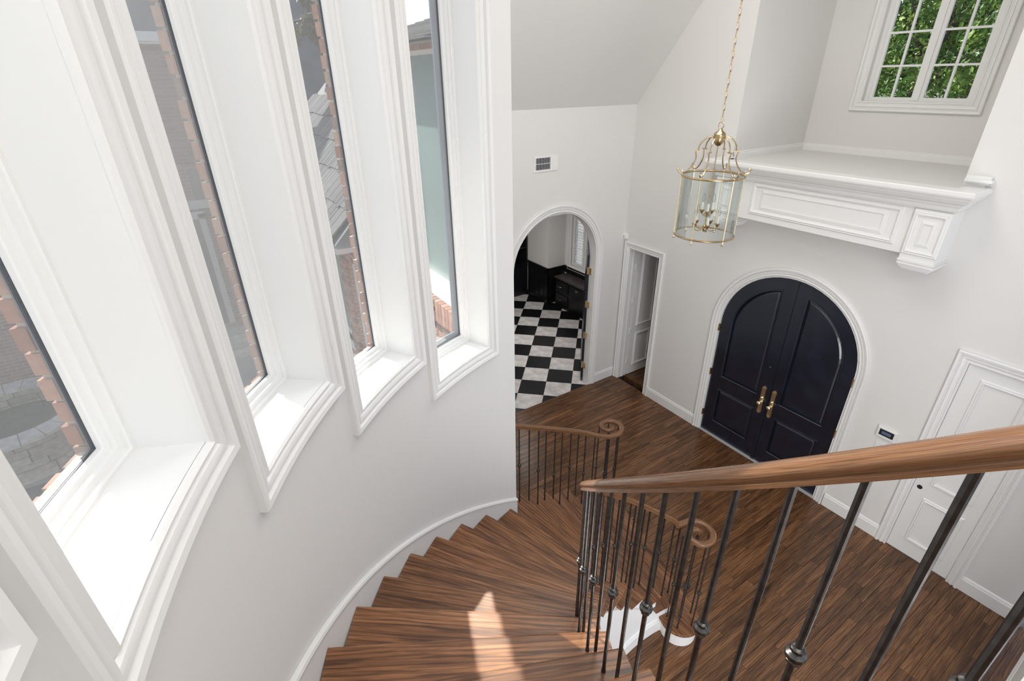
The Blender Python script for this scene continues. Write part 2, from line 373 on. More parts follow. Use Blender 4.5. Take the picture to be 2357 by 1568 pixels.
for bx0, bx1, s in ((1.72, 2.06, 0), (3.85, 4.135, 1)):
    EP(MB().box(bx0, bx1, -.288, -.001, 3.33, 3.802), 'pilaster_block')
    b = MB(); z = 3.335
    for o, zz in ((.008, 3.318), (-.002, 3.306), (.004, 3.288), (-.008, 3.272), (-.014, 3.258), (-.03, 3.238)):
        b.box(bx0-o, bx1+o, -.288-o, -.001, zz, z); z = zz
    EP(b, 'pilaster_base')
    cxm = (bx0+bx1)/2
    EP(moulding([(cxm-.10, 3.745), (cxm+.10, 3.745), (cxm+.10, 3.43), (cxm-.10, 3.43)], PANELM, lambda a, c, o: (a, -.288-o, c), True), 'panel_moulding')
    EP(moulding([(cxm-.035, 3.68), (cxm+.035, 3.68), (cxm+.035, 3.495), (cxm-.035, 3.495)], [(0, 0), (.0, .008), (.02, .004), (.024, 0)], lambda a, c, o: (a, -.288-o, c), True), 'panel_moulding')
EP(moulding([(2.25, 3.755), (3.72, 3.755), (3.72, 3.485), (2.25, 3.485)], PANELM, lambda a, c, o: (a, -.265-o, c), True), 'panel_moulding')
EP(moulding([(2.36, 3.70), (3.61, 3.70), (3.61, 3.54), (2.36, 3.54)], [(0, 0), (.0, .008), (.03, .003), (.034, 0)], lambda a, c, o: (a, -.265-o, c), True), 'panel_moulding')
b = MB(); 
for o, z0, z1 in ((0, 4.005, 4.03), (.02, 4.03, 4.05), (.05, 4.05, 4.075), (.03, 4.075, 4.10)): b.box(4.055, 4.20+o, -.02-o, -.001, z0, z1)
EP(b, 'cornice_return')

# niche window
nw = empty('window_6', 'white grid window with green foliage outside in the niche above the front door', 'window', (2.84, nb, 4.6), kind='structure')
def NWp(b, name, mat, parent=None, smooth=None):
    o = b.build(name, mat, parent or nw, smooth)
    if not parent: o.matrix_parent_inverse = Matrix.Translation((-2.84, -nb, -4.6))
    return o
WN = lambda x, z, o: (x, nb-o, z)
NWp(moulding([(2.28, 4.6), (2.28, 6.15), (3.407, 6.15), (3.407, 4.6)], [(d*1.08, o) for d, o in CASING], WN, True), 'casing', 'trim')
fr = [rect(2.28, 3.407, 4.6, 6.15), rect(2.325, 3.362, 4.612, 6.12)]
NWp(MB().poly(fr, lambda u, v, t: (u, nb+t, v), .06, .12), 'frame', 'trim')
NWp(MB().box(2.822, 2.865, nb+.05, nb+.12, 4.612, 6.12), 'mullion', 'trim')
for x0, x1 in ((2.325, 2.822), (2.865, 3.362)):
    sa = NWp(MB().poly([rect(x0, x1, 4.612, 6.12), rect(x0+.038, x1-.038, 4.642, 6.09)], lambda u, v, t: (u, nb+t, v), .07, .105), 'sash', 'trim')
    xm = (x0+x1)/2; zr = [4.631, 4.975, 5.319, 5.663, 6.10]
    NWp(MB().box(xm-.011, xm+.011, nb+.072, nb+.1, 4.642, 6.09), 'glazing_bar', 'trim')
    for z in zr[1:-1]: NWp(MB().box(x0+.038, x1-.038, nb+.071, nb+.101, z-.011, z+.011), 'glazing_bar', 'trim')
    for a, c in ((x0+.038, xm-.011), (xm+.011, x1-.038)):
        for i in range(4): NWp(MB().box(a, c, nb+.083, nb+.087, zr[i]+.011, zr[i+1]-.011), 'pane', 'glass')

# baseboards on the back and left wall
BB = [(0, 0), (0, .019), (.145, .019), (.15, .014), (.165, .012), (.178, .006), (.185, 0)]
def baseboard(name, label, fn, u0, u1):
    o = MB().strip([[fn(u0, z, p) for z, p in BB], [fn(u1, z, p) for z, p in BB]]).build(name, 'trim'); return tag(o, label, 'baseboard', kind='structure')
baseboard('baseboard_1', 'white baseboard between the narrow doorway and the black front door', WB, .861, 1.826)
baseboard('baseboard_2', 'white baseboard between the black front door and the closet door', WB, 3.864, 4.503)
baseboard('baseboard_3', 'white baseboard right of the closet door', WB, 5.307, 5.828)
baseboard('baseboard_4', 'short white baseboard on the left wall beside the arched doorway', WL, -.49, -.001)

# ------------------------------------------------------------------ front door
d1 = empty('door_1', 'black arched double front door with brass handles', 'front door', (DX, 0, 0), kind='structure')
def under(root, loc):
    inv = Matrix.Translation(Vector(loc)*-1)
    def f(b, name, mat, parent=None, smooth=None):
        o = b.build(name, mat, parent or root, smooth)
        if not parent: o.matrix_parent_inverse = inv
        return o
    return f
P1 = under(d1, (DX, 0, 0))
P1(moulding(arch_path(DX, DHW, DSP, 0), [(d*.92, o) for d, o in CASING], WB), 'casing', 'trim', smooth=30)
P1(MB().poly([arch_path(DX, DHW, DSP, 0) + offset(arch_path(DX, DHW, DSP, 0), -.02)[::-1]], lambda u, v, t: (u, t, v), 0, .14), 'jamb', 'trim')
P1(MB().box(DX-DHW, DX+DHW, -.012, .1, 0, .012), 'threshold', 'gutter')
def leaf_out(s, hw, zb):
    p = [(DX+s*.003, zb), (DX+s*hw, zb), (DX+s*hw, DSP)]+[(DX+s*hw*math.cos(a), DSP+hw*math.sin(a)) for a in [math.pi/2*i/16 for i in range(1, 16)]]+[(DX+s*.003, DSP+hw)]
    return p
def up_panel(s, ins):
    r = .735-ins; xi = .15+ins; xo = min(r, .735-ins)
    a1 = math.acos(xi/r)
    return [(DX+s*xi, 1.016+ins), (DX+s*xo, 1.016+ins), (DX+s*xo, DSP)]+[(DX+s*r*math.cos(a1*i/14), DSP+r*math.sin(a1*i/14)) for i in range(1, 15)]
def lo_panel(s, ins): return [(DX+s*(.15+ins), .24+ins), (DX+s*(.735-ins), .24+ins), (DX+s*(.735-ins), .805-ins), (DX+s*(.15+ins), .805-ins)]
for s in (-1, 1):
    fn = lambda u, v, t: (u, t, v)
    lf = P1(MB().poly([leaf_out(s, DHW-.022, .014), up_panel(s, 0), lo_panel(s, 0)], fn, .03, .075), 'door_leaf', 'black')
    for pf in (up_panel, lo_panel):
        P1(MB().poly([pf(s, 0)], fn, .052, .07), 'panel_recess', 'black', lf)
        a = pf(s, .03); c = pf(s, .055)
        b = MB().strip([[fn(u, v, .0525) for u, v in pf(s, .018)], [fn(u, v, .046) for u, v in a], [fn(u, v, .036) for u, v in c]]); n = len(a)
        b.v = b.v; rows = [[fn(u, v, .0525) for u, v in pf(s, .018)], [fn(u, v, .048) for u, v in pf(s, .03)], [fn(u, v, .036) for u, v in pf(s, .05)]]
        rows = list(map(list, zip(*rows))); b = MB().strip(rows, closed_rows=True)
        b.f.append(tuple(i*3+2 for i in range(n)))
        P1(b, 'raised_panel', 'black', lf)
        fr = pf(s, 0); sgn = 1
        pr = [(0, .03), (.004, .022), (.014, .02), (.022, .028), (.026, .05)]
        rows = list(map(list, zip(*[[fn(u, v, y) for u, v in pf(s, d-.004)] for d, y in pr])))
        P1(MB().strip(rows, closed_rows=True), 'panel_moulding', 'black', lf)
    if s == 1: P1(MB().box(DX-.024, DX+.02, .018, .032, .014, DSP+DHW-.026), 'astragal', 'black', lf)
    hx = DX+s*.072
    pl = [(hx-.028, .80), (hx+.028, .80), (hx+.028, 1.17), (hx-.028, 1.17)]
    pl = [(hx-.03, .81), (hx-.026, .79), (hx-.012, .775), (hx, .768), (hx+.012, .775), (hx+.026, .79), (hx+.03, .81), (hx+.026, .84), (hx+.026, 1.13), (hx+.03, 1.16), (hx+.026, 1.18), (hx+.012, 1.195), (hx, 1.202), (hx-.012, 1.195), (hx-.026, 1.18), (hx-.03, 1.16), (hx-.026, 1.13), (hx-.026, .84)]
    pt = P1(MB().poly([pl], fn, .022, .0305), 'handle_plate', 'brass', lf)
    for zz in (.79, 1.175):
        for ax, az in ((-.016, 0), (0, .012), (.016, 0), (0, -.010)):
            P1(MB().lathe([(.0, 0), (.007, .001), (.006, .005), (.0, .008)], 8), 'scroll_ornament', 'brass2', pt).matrix_local = Matrix.Translation((hx+ax, .022, zz+az)) @ Matrix.Rotation(R_(90), 4, 'X')
    kb = MB().lathe([(.0, 0), (.017, 0), (.019, .006), (.011, .010), (.009, .03), (.018, .038), (.027, .052), (.027, .062), (.018, .072), (0, .075)], 14)
    o = P1(kb, 'door_knob', 'brass', lf, 40); o.matrix_local = Matrix.Translation((hx, .022, .95)) @ Matrix.Rotation(R_(90), 4, 'X')
    o = P1(MB().lathe([(0, 0), (.013, 0), (.013, .012), (.006, .02), (0, .021)], 12), 'thumb_turn', 'brass', lf, 40); o.matrix_local = Matrix.Translation((hx, .022, 1.02)) @ Matrix.Rotation(R_(90), 4, 'X')
    for z in (.32, 1.04, 1.76):
        P1(MB().box(min(DX+s*(DHW-.03), DX+s*DHW), max(DX+s*(DHW-.03), DX+s*DHW), .006, .03, z-.05, z+.05).tube([(DX+s*(DHW-.016), .002, z-.055), (DX+s*(DHW-.016), .002, z+.055)], .008, 8), 'hinge', 'brass2', lf)
o = P1(MB().lathe([(0, 0), (.008, 0), (.007, .004), (0, .005)], 10), 'peephole', 'brass'); o.matrix_local = Matrix.Translation((2.776-DX, .03, 1.494)) @ Matrix.Rotation(R_(90), 4, 'X')

# ------------------------------------------------------------------ closet door and narrow doorway
def panelled_leaf(F, root, x0, x1, z0, z1, y, panels, parent_name='door_leaf'):
    lf = F(MB().box(x0, x1, y, y+.04, z0, z1), parent_name, 'trim')
    for a in panels:
        F(moulding([(a[0], a[3]), (a[1], a[3]), (a[1], a[2]), (a[0], a[2])], [(d-.022, o*1.3) for d, o in PANELM], lambda u, v, o: (u, y-o, v), True), 'panel_moulding', 'trim', lf)
        F(MB().box(a[0]+.03, a[1]-.03, y-.002, y, a[2]+.03, a[3]-.03), 'panel', 'trim', lf)
    return lf
d3 = empty('door_3', 'white panelled closet door with casing at the far right of the foyer', 'door', (4.9, 0, 0), kind='structure')
P3 = under(d3, (4.9, 0, 0))
P3(moulding([(4.608, 0), (4.608, 2.44), (5.202, 2.44), (5.202, 0)], CASING, WB), 'casing', 'trim')
lf = panelled_leaf(P3, d3, 4.611, 5.199, .006, 2.437, .012, [(4.755, 5.085, 1.02, 2.30), (4.755, 5.085, .22, .795)])
o = P3(MB().lathe([(.0, 0), (.025, 0), (.025, .002), (0, .002)], 16), 'knob_hole', 'dark', lf); o.matrix_local = Matrix.Translation((4.668, .0115, .917)) @ Matrix.Rotation(R_(90), 4, 'X')
for z in (.35, .95, 1.55, 2.15): P3(MB().tube([(5.204, .006, z-.05), (5.204, .006, z+.05)], .009, 8), 'hinge', 'trim', lf)

d2 = empty('door_2', 'white panelled door standing ajar in the narrow doorway beside the corner', 'door', (.44, 0, 0), kind='structure')
P2 = under(d2, (.44, 0, 0))
P2(moulding([(.131, 0), (.131, 2.448), (.756, 2.448), (.756, 0)], [(d*.95, o) for d, o in CASING], WB), 'casing', 'trim')
P2(MB().box(.115, .137, -.004, .188, 0, 2.46).box(.750, .772, -.004, .17, 0, 2.46).box(.115, .772, -.004, .17, 2.441, 2.46), 'jamb', 'trim')
P2(MB().box(.137, .150, .085, .10, 0, 2.441), 'door_stop', 'trim')
ang = R_(92)
def LM(b): b.v = [(.150+px*math.cos(ang)+(-py)*math.sin(ang)*-1*-1, .20+px*math.sin(ang)+py*math.cos(ang)*-1*-1, pz) for px, py, pz in b.v]; return b
def leafpt(px, py, pz):
    # px along the leaf from the hinge, py outwards from its visible face
    return (.152+py, .20+px, pz)
def tl(b): b.v = [leafpt(*q) for q in b.v]; return b
lf = P2(tl(MB().box(0, .59, -.04, 0, .012, 2.43)), 'door_leaf', 'trim')
for a in ((.125, .47, 1.0, 2.30), (.125, .47, .20, .83)):
    P2(moulding([(a[0], a[3]), (a[1], a[3]), (a[1], a[2]), (a[0], a[2])], [(d-.022, o*1.3) for d, o in PANELM], lambda u, v, o: leafpt(u, o, v), True), 'panel_moulding', 'trim', lf)
for z in (.30, .90, 1.5, 2.1): P2(MB().box(.113, .152, .17, .203, z-.05, z+.05), 'hinge', 'trim', lf)
o = P2(MB().lathe([(0, 0), (.012, 0), (.01, .03), (.024, .04), (.024, .055), (0, .062)], 12), 'door_knob', 'brass2', lf, 40); o.matrix_local = Matrix.Translation((.152, .73, .95)) @ Matrix.Rotation(R_(90), 4, 'Y')
# small dark room behind that doorway
cr = MB().box(.1, 1.3, .16, 1.9, -.1, -.001).build('floor_2', 'oakfloor'); tag(cr, 'dark oak floor of the little room behind the narrow doorway', 'floor', kind='structure')
cw = MB().box(.0, .1, .17, 1.9, 0, 2.6).box(1.3, 1.4, .17, 1.9, 0, 2.6).box(0, 1.4, 1.9, 2.0, 0, 2.6).box(0, 1.4, .16, 2.0, 2.6, 2.7).build('wall_powder', 'wall'); tag(cw, 'walls of the little room behind the narrow doorway', 'wall', kind='structure')

# ------------------------------------------------------------------ left wall with arched doorway, sloped ceiling
AY, AHW = -1.385, .795; ASP = 3.187-AHW
ol = [(-2.45, 0), (AY-AHW, 0), (AY-AHW, ASP)]+[(AY-AHW*math.cos(math.pi*i/30), ASP+AHW*math.sin(math.pi*i/30)) for i in range(1, 30)]+[(AY+AHW, ASP), (AY+AHW, 0), (0, 0), (0, 4.56), (-2.45, 4.56)]
wl = MB().poly([ol], lambda u, v, t: (t, u, v), -.16, 0).build('wall_left', 'wall'); tag(wl, 'off-white left wall with the arched doorway and air vent', 'wall', kind='structure')
SL = 1.2546; xt = (CEIL-4.55)/SL
sv = [(0, -2.47, 4.55), (0, .001, 4.55), (xt, .001, CEIL), (xt, -3.72, CEIL)]
sc = MB().add(sv+[(x_-.12, y_, z_+.1) for x_, y_, z_ in sv], [(0, 1, 2, 3), (4, 7, 6, 5), (0, 4, 5, 1), (1, 5, 6, 2), (2, 6, 7, 3), (3, 7, 4, 0)]).build('ceiling_slope', 'ceil'); tag(sc, 'sloping white ceiling rising from the left wall', 'ceiling', kind='structure')
ce = MB().poly([[(1.4, 2.2), (1.4, 0), (1.95, 0), (1.95, -3.6)]+[CP(3.46, R_(d), 0)[:2] for d in range(180, 361, 6)]+[(9.2, -3.2), (9.2, 2.2)]], lambda u, v, t: (u, v, t), CEIL, CEIL+.15).build('ceiling', 'ceil'); tag(ce, 'flat white ceiling high above the stairwell', 'ceiling', kind='structure')
tr = empty('trim_1', 'white moulded arch casing around the study doorway', 'trim', (0, AY, 0), kind='structure')
PT = under(tr, (0, AY, 0))
PT(moulding(arch_path(AY, AHW, ASP, 0), CASING, WL), 'casing', 'trim', smooth=30)
ap = arch_path(AY, AHW, ASP, 0)
PT(MB().poly([ap+offset(ap, -.015)[::-1]], lambda u, v, t: (t, u, v), -.16, 0), 'jamb', 'trim', smooth=30)
# vent and sensor
ve = empty('air_vent', 'white wall air vent with dark louvres above the arched doorway', 'vent', (0, -1.632, 3.88)); PV = under(ve, (0, -1.632, 3.88))
PV(MB().poly([rect(-1.832, -1.432, 3.78, 3.982), rect(-1.80, -1.56, 3.805, 3.957)], lambda u, v, t: (t, u, v), .0005, .012), 'frame', 'trim')
PV(MB().box(.0008, .002, -1.80, -1.56, 3.805, 3.957), 'backing', 'dark')
for i in range(9): PV(MB().box(.002, .010, -1.79+i*.026, -1.783+i*.026, 3.805, 3.957), 'louvre', 'gutter')
PV(MB().box(.002, .011, -1.80, -1.56, 3.878, 3.884), 'louvre', 'trim')
sn = empty('motion_sensor', 'small white motion sensor in the corner above the narrow doorway', 'sensor', (.03, -.03, 2.6)); PS = under(sn, (.03, -.03, 2.6))
PS(MB().add([(.001, -.075, 2.59), (.001, -.001, 2.58), (.07, -.001, 2.59), (.045, -.05, 2.60), (.001, -.075, 2.67), (.001, -.001, 2.68), (.07, -.001, 2.67), (.045, -.05, 2.66)], [(0, 1, 2, 3), (4, 7, 6, 5), (0, 3, 7, 4), (3, 2, 6, 7), (2, 1, 5, 6), (1, 0, 4, 5)]), 'housing', 'plastic')
PS(MB().box(.024, .03, -.066, -.06, 2.61, 2.64), 'lens', 'gasket')
kp = empty('alarm_keypad', 'white alarm keypad with a small blue display right of the front door', 'keypad', (4.225, 0, 1.355)); PK = under(kp, (4.225, 0, 1.355))
PK(MB().cbox(-.097, .097, -.066, .066, .0, .03, .006), 'housing', 'plastic').matrix_local = Matrix.Translation((0, -.001, 0)) @ Matrix.Rotation(R_(90), 4, 'X')
PK(MB().box(4.155, 4.295, -.033, -.03, 1.325, 1.40), 'bezel', 'dark')
PK(MB().box(4.18, 4.27, -.035, -.033, 1.345, 1.38), 'display', 'lcd')
sw = empty('light_switch', 'white triple light switch plate below the alarm keypad', 'light switch', (4.224, 0, 1.18)); PW = under(sw, (4.224, 0, 1.18))
PW(MB().cbox(-.075, .075, -.06, .06, 0, .007, .003), 'plate', 'plastic').matrix_local = Matrix.Translation((0, -.0005, 0)) @ Matrix.Rotation(R_(90), 4, 'X')
for i in (-1, 0, 1): PW(MB().box(4.224+i*.046-.015, 4.224+i*.046+.015, -.011, -.007, 1.147, 1.213), 'rocker', 'plastic')

# ------------------------------------------------------------------ curved wall with five windows
WD = R_(10.653); WS = R_(-15.3220); WA = R_(249.589)
wins = [(WA+i*WS, 4.01708-.31429*i) for i in range(-1, 4)]
HEAD = 6.62; RO = 3.350
A0, A1 = R_(192.35), R_(352)
br = {A0, A1}
for a, _ in wins: br |= {a-WD/2, a+WD/2}
br = sorted(br); ts = []
for a, b in zip(br, br[1:]):
    k = max(1, int((b-a)/R_(1.4))); ts += [a+(b-a)*i/k for i in range(k)]
ts.append(br[-1])
b = MB()
for t0, t1 in zip(ts, ts[1:]):
    tm = (t0+t1)/2; zr = [(0, CEIL)]
    for a, z in wins:
        if abs(tm-a) < WD/2: zr = [(0, z), (HEAD, CEIL)]
    for z0, z1 in zr:
        b.add([CP(RW, t0, z0), CP(RW, t1, z0), CP(RW, t1, z1), CP(RW, t0, z1)], [(0, 1, 2, 3)])
        b.add([CP(RO, t0, z0), CP(RO, t1, z0), CP(RO, t1, z1), CP(RO, t0, z1)], [(3, 2, 1, 0)])
for t in (A0, A1): b.add([CP(RW, t, 0), CP(RO, t, 0), CP(RO, t, CEIL), CP(RW, t, CEIL)], [(0, 1, 2, 3)])
wc = b.build('wall_curved', 'wall', smooth=20); tag(wc, 'curved off-white stair wall with tall deep-set windows', 'wall', kind='structure')

def loop(t0, t1, z0, z1, d, r, k=8):
    """rectangle on the cylinder grown by d, as points at radius r"""
    a0, a1 = t0-d/RW, t1+d/RW
    pts = [(a0+(a1-a0)*i/k, z0-d) for i in range(k+1)]+[(a1, z1+d)]+[(a1-(a1-a0)*i/k, z1+d) for i in range(1, k+1)]
    return [CP(r, a, z) for a, z in pts]
wl_lab = ['nearest tall window of the curved stair wall, mostly below the left edge of the view', 'tall deep window with pool outside, nearest full one on the left', 'tall deep window second from the left, shaded brick house outside', 'tall deep window third from the left, grey shingle roof outside', 'tall deep window nearest the arched doorway, green glass outside']
jamb_brick = MB().box(-.045, .045, -.017, .017, -.0285, .0285).mesh('brick', 'brick')
for wi, (a, zs) in enumerate(wins):
    t0, t1 = a-WD/2, a+WD/2
    w_ = empty('window_%d' % (wi+1), wl_lab[wi], 'window', CP(RW, a, zs), kind='structure'); F = under(w_, CP(RW, a, zs))
    rows = [loop(t0, t1, zs, HEAD, d, RW-o) for d, o in CASING]
    F(MB().strip(list(map(list, zip(*rows))), closed_rows=True), 'casing', 'trim', smooth=25)
    # jamb liner and sill as one reveal each
    k = 8
    F(MB().strip([[CP(RW-.001, t0+(t1-t0)*i/k, zs) for i in range(k+1)], [CP(3.27, t0+(t1-t0)*i/k, zs) for i in range(k+1)]]), 'sill', 'trim')
    for t in (t0, t1): F(MB().add([CP(RW-.001, t, zs), CP(3.27, t, zs), CP(3.27, t, HEAD), CP(RW-.001, t, HEAD)], [(0, 1, 2, 3)]), 'jamb', 'trim')
    F(MB().strip([[CP(RW-.001, t0+(t1-t0)*i/k, HEAD) for i in range(k+1)], [CP(3.27, t0+(t1-t0)*i/k, HEAD) for i in range(k+1)]]), 'head', 'trim')
    fp = [(.004, 3.345), (0, 3.345), (0, 3.25), (-.012, 3.25), (-.016, 3.254), (-.016, 3.266), (-.030, 3.27), (-.032, 3.276), (-.032, 3.286), (-.044, 3.29), (-.047, 3.294), (-.047, 3.308), (-.044, 3.31), (-.044, 3.322), (0, 3.323)]
    F(MB().strip(list(map(list, zip(*[loop(t0, t1, zs, HEAD, d, r) for d, r in fp])), ), closed_rows=True), 'frame', 'trim', smooth=25)
    gp = [(-.044, 3.3095), (-.0490, 3.3095), (-.0490, 3.312), (-.051, 3.3125), (-.051, 3.321), (-.044, 3.321)]
    F(MB().strip(list(map(list, zip(*[loop(t0, t1, zs, HEAD, d, r) for d, r in gp]))), closed_rows=True, closed_prof=True), 'gasket', 'gasket')
    g0, g1 = t0+.048/RW, t1-.048/RW
    gb = MB()
    for r in (3.314, 3.318): gb.add([CP(r, g0, zs+.048), CP(r, g1, zs+.048), CP(r, g1, HEAD-.048), CP(r, g0, HEAD-.048)], [(0, 1, 2, 3)])
    F(gb, 'pane', 'glass')
    F(MB().strip(list(map(list, zip(*[loop(t0, t1, zs, HEAD, d, r) for d, r in [(-.02, 3.324), (-.040, 3.324), (-.040, 3.349), (.03, 3.349)]]))), closed_rows=True), 'outer_reveal', 'mortar')
    if wi == 4:
        F(MB().strip(list(map(list, zip(*[loop(t0, t1, zs, HEAD, d, r) for d, r in [(-.044, 3.332), (-.082, 3.332), (-.082, 3.343), (-.044, 3.343)]]))), closed_rows=True, closed_prof=True), 'screen_frame', 'screenframe')
    if wi > 0:                                   # brick jamb outside, right-hand side, and rowlock sill
        n = int((2.5)/.068)
        if wi < 4:
            for j in range(n):
                o = link('brick', jamb_brick, w_); jit = random.uniform(-.006, .012)
                o.matrix_parent_inverse = Matrix.Translation(Vector(CP(RW, a, zs))*-1)
                c = CP(3.340+random.uniform(-.002, .003), t0+(.007+jit*.6)/RW, zs-.04+j*.068)
                o.matrix_basis = Matrix.Translation(c) @ Matrix.Rotation(t0, 4, 'Z') @ Matrix.Rotation(R_(90), 4, 'Z')
        for j in range(8):
            o = link('brick', jamb_brick, w_); o.matrix_parent_inverse = Matrix.Translation(Vector(CP(RW, a, zs))*-1)
            t = t0+(t1-t0)*(j+.5)/8
            o.matrix_basis = Matrix.Translation(CP(3.348, t, zs-.006+random.uniform(-.006, .006))) @ Matrix.Rotation(t, 4, 'Z') @ Matrix.Rotation(R_(90), 4, 'Y') @ Matrix.Rotation(R_(90), 4, 'Z') @ Matrix.Rotation(R_(90), 4, 'Y')

# ------------------------------------------------------------------ staircase
st = empty('curved_staircase', 'curved oak-tread staircase with white risers sweeping down to the foyer', 'staircase', (XC, YC, 0))
RI, ROUT = 1.775, RW-.018
NTOP = 21
def tread_mesh(ri, ro, skew, span):
    prof = [(.012, -.034), (.003, -.030), (0, -.018), (.003, -.005), (.012, 0)]
    rows = []
    for r in [ri+(ro-ri)*i/5 for i in range(6)]:
        a = skew*(ro-r)/(ro-ri); rows.append([(r*math.cos(a+d/r), r*math.sin(a+d/r), z) for d, z in prof]+[(r*math.cos(span), r*math.sin(span), 0), (r*math.cos(span), r*math.sin(span), -.034)])
    b = MB().strip(rows, closed_prof=True); n = 7
    b.f += [tuple(range(n)), tuple(range(5*n, 6*n))[::-1]]
    return b.mesh('tread', 'oak')
tm = tread_mesh(RI, ROUT, R_(-.65), TN+R_(1.6))
tm_lo = tread_mesh(RI, 3.36, R_(.5), TN+R_(1.6))
tm_5 = tread_mesh(RI, 3.07, R_(.3), TN+R_(1.6))
rm = MB().add([(1.82, 0, 0), (ROUT, 0, 0), (ROUT, .018, 0), (1.82, .018, 0), (1.82, 0, H-.034), (ROUT, 0, H-.034), (ROUT, .018, H-.034), (1.82, .018, H-.034)], [(0, 1, 2, 3), (4, 7, 6, 5), (0, 4, 5, 1), (1, 5, 6, 2), (2, 6, 7, 3), (3, 7, 4, 0)]).mesh('riser', 'trim')
rm_lo = MB().box(1.82, 3.30, 0, .018, 0, H-.034).mesh('riser', 'trim')
for n in range(2, NTOP):
    t = th(n)
    link('tread', tm if n >= 6 else tm_lo if n < 5 else tm_lo, st, (0, 0, n*H), t)
    link('riser', rm if n >= 6 else rm_lo, st, (0, 0, (n-1)*H), t+R_(.75))
# starting step with rounded ends
CI = (3.965-XC, -2.855-YC); CO = (2.40-XC, -2.44-YC)
def start_outline(rad):
    p = []
    a_in = [R_(d) for d in range(-118, 75, 12)]            # around the inner end
    p += [(CI[0]+rad*math.cos(a), CI[1]+rad*math.sin(a)) for a in a_in]
    a_out = [R_(d) for d in range(76, 270, 12)]
    p += [(CO[0]+rad*math.cos(a), CO[1]+rad*math.sin(a)) for a in a_out]
    p += [(3.36*math.cos(R_(173)), 3.36*math.sin(R_(173))), (2.6*math.cos(R_(172)), 2.6*math.sin(R_(172))), (1.84*math.cos(R_(173)), 1.84*math.sin(R_(173)))]
    return p
rows = [[(x, y, z) for x, y in start_outline(r)] for r, z in ((.185, H-.034), (.195, H-.030), (.199, H-.017), (.195, H-.004), (.186, H))]
b = MB().strip(list(map(list, zip(*rows))), closed_rows=True)
for k, z in ((0, H-.034), (4, H)):
    lp = start_outline((.185, 0, 0, 0, .186)[k]); tri = tessellate_polygon([[Vector((x, y, 0)) for x, y in lp]]); b.add([(x, y, z) for x, y in lp], [tuple(t) for t in tri])
b.build('starting_tread', 'oak', st)
MB().poly([start_outline(.17)], lambda u, v, t: (u, v, t), .0, H-.034).build('starting_riser', 'trim', st)
# wall under the inner side of the flight, with baseboard and moulding
b = MB()
for n in range(1, NTOP):
    k = 3; t0 = th(n)+R_(.8) if n > 1 else R_(172); t1 = th(n+1)+R_(.8)
    for i in range(k):
        a, c = t0+(t1-t0)*i/k, t0+(t1-t0)*(i+1)/k; z = n*H-.034
        q = lambda r, t, z: (r*math.cos(t), r*math.sin(t), z)
        b.add([q(1.82, a, 0), q(1.82, c, 0), q(1.82, c, z), q(1.82, a, z), q(1.86, a, 0), q(1.86, c, 0), q(1.86, c, z), q(1.86, a, z)], [(0, 1, 2, 3), (7, 6, 5, 4)])
b.build('stringer_wall', 'trim', st, 30)
q = lambda r, t, z: (r*math.cos(t), r*math.sin(t), z)
ang = [R_(172+i*3) for i in range(40)]
MB().strip([[q(1.82-o, t, z) for z, o in BB] for t in ang]).build('stringer_baseboard', 'trim', st, 30)
MB().strip([[q(1.82-o, t, nn(t)*H-.32+d) for d, o in ((0, 0), (.004, .012), (.014, .014), (.022, .006), (.026, 0))] for t in [R_(180+i*3) for i in range(36)]]).build('stringer_moulding', 'trim', st, 30)
b = MB()
for n in range(1, 6):
    t0 = th(n)+R_(.8) if n > 1 else R_(168); t1 = min(th(n+1)+R_(.8), R_(192))
    z = n*H-.034; b.add([q(3.30, t0, 0), q(3.30, t1, 0), q(3.30, t1, z), q(3.30, t0, z)], [(0, 1, 2, 3)])
b.build('outer_stringer', 'trim', st)
# skirting board on the curved wall, following the pitch
sp = [(-.42, 0), (-.42, .016), (.082, .016), (.086, .024), (.098, .027), (.112, .022), (.118, .012), (.118, 0)]
MB().strip([[q(RW-.001-o, t, nn(t)*H+d) for d, o in sp] for t in [R_(192.4+i*1.8) for i in range(54)]]).build('skirting_board', 'trim', st, 30)

# ------------------------------------------------------------------ railings
RAILP = [(x_*.84, y_*.7) for x_, y_ in [(-.020, -.030), (-.026, -.029), (-.027, -.017), (-.023, -.012), (-.030, -.004), (-.034, .006), (-.032, .018), (-.022, .028), (-.008, .033), (.008, .033), (.022, .028), (.032, .018), (.034, .006), (.030, -.004), (.023, -.012), (.027, -.017), (.026, -.029), (.020, -.030)]]
def rail_mesh(pts, name, parent, sc=None):
    acc = [0]
    pts = [Vector(p) for p in pts]; rows = []
    for i, p in enumerate(pts):
        t = (pts[min(i+1, len(pts)-1)]-pts[max(i-1, 0)]).normalized(); side = Vector((t.y, -t.x, 0)).normalized(); upv = side.cross(t)
        s = 1 if sc is None else sc[i]
        if i: acc.append(acc[-1]+(p-pts[i-1]).length)
        rows.append([p+side*x*s+upv*y*s for x, y in RAILP])
    b = MB().strip(rows, closed_prof=True); n = len(RAILP)
    b.f += [tuple(range(n)), tuple(range(len(b.v)-n, len(b.v)))[::-1]]
    o = b.build(name, 'oakrail', parent, 40); me = o.data; uv = me.uv_layers.new(name='run')
    for pl in me.polygons:
        js = [v % n for v in pl.vertices]; wrap = max(js)-min(js) > n//2
        for li, v in zip(pl.loop_indices, pl.vertices):
            j = v % n; uv.data[li].uv = (acc[v//n], (j+(n if wrap and j < n//2 else 0))*.011)
    return o
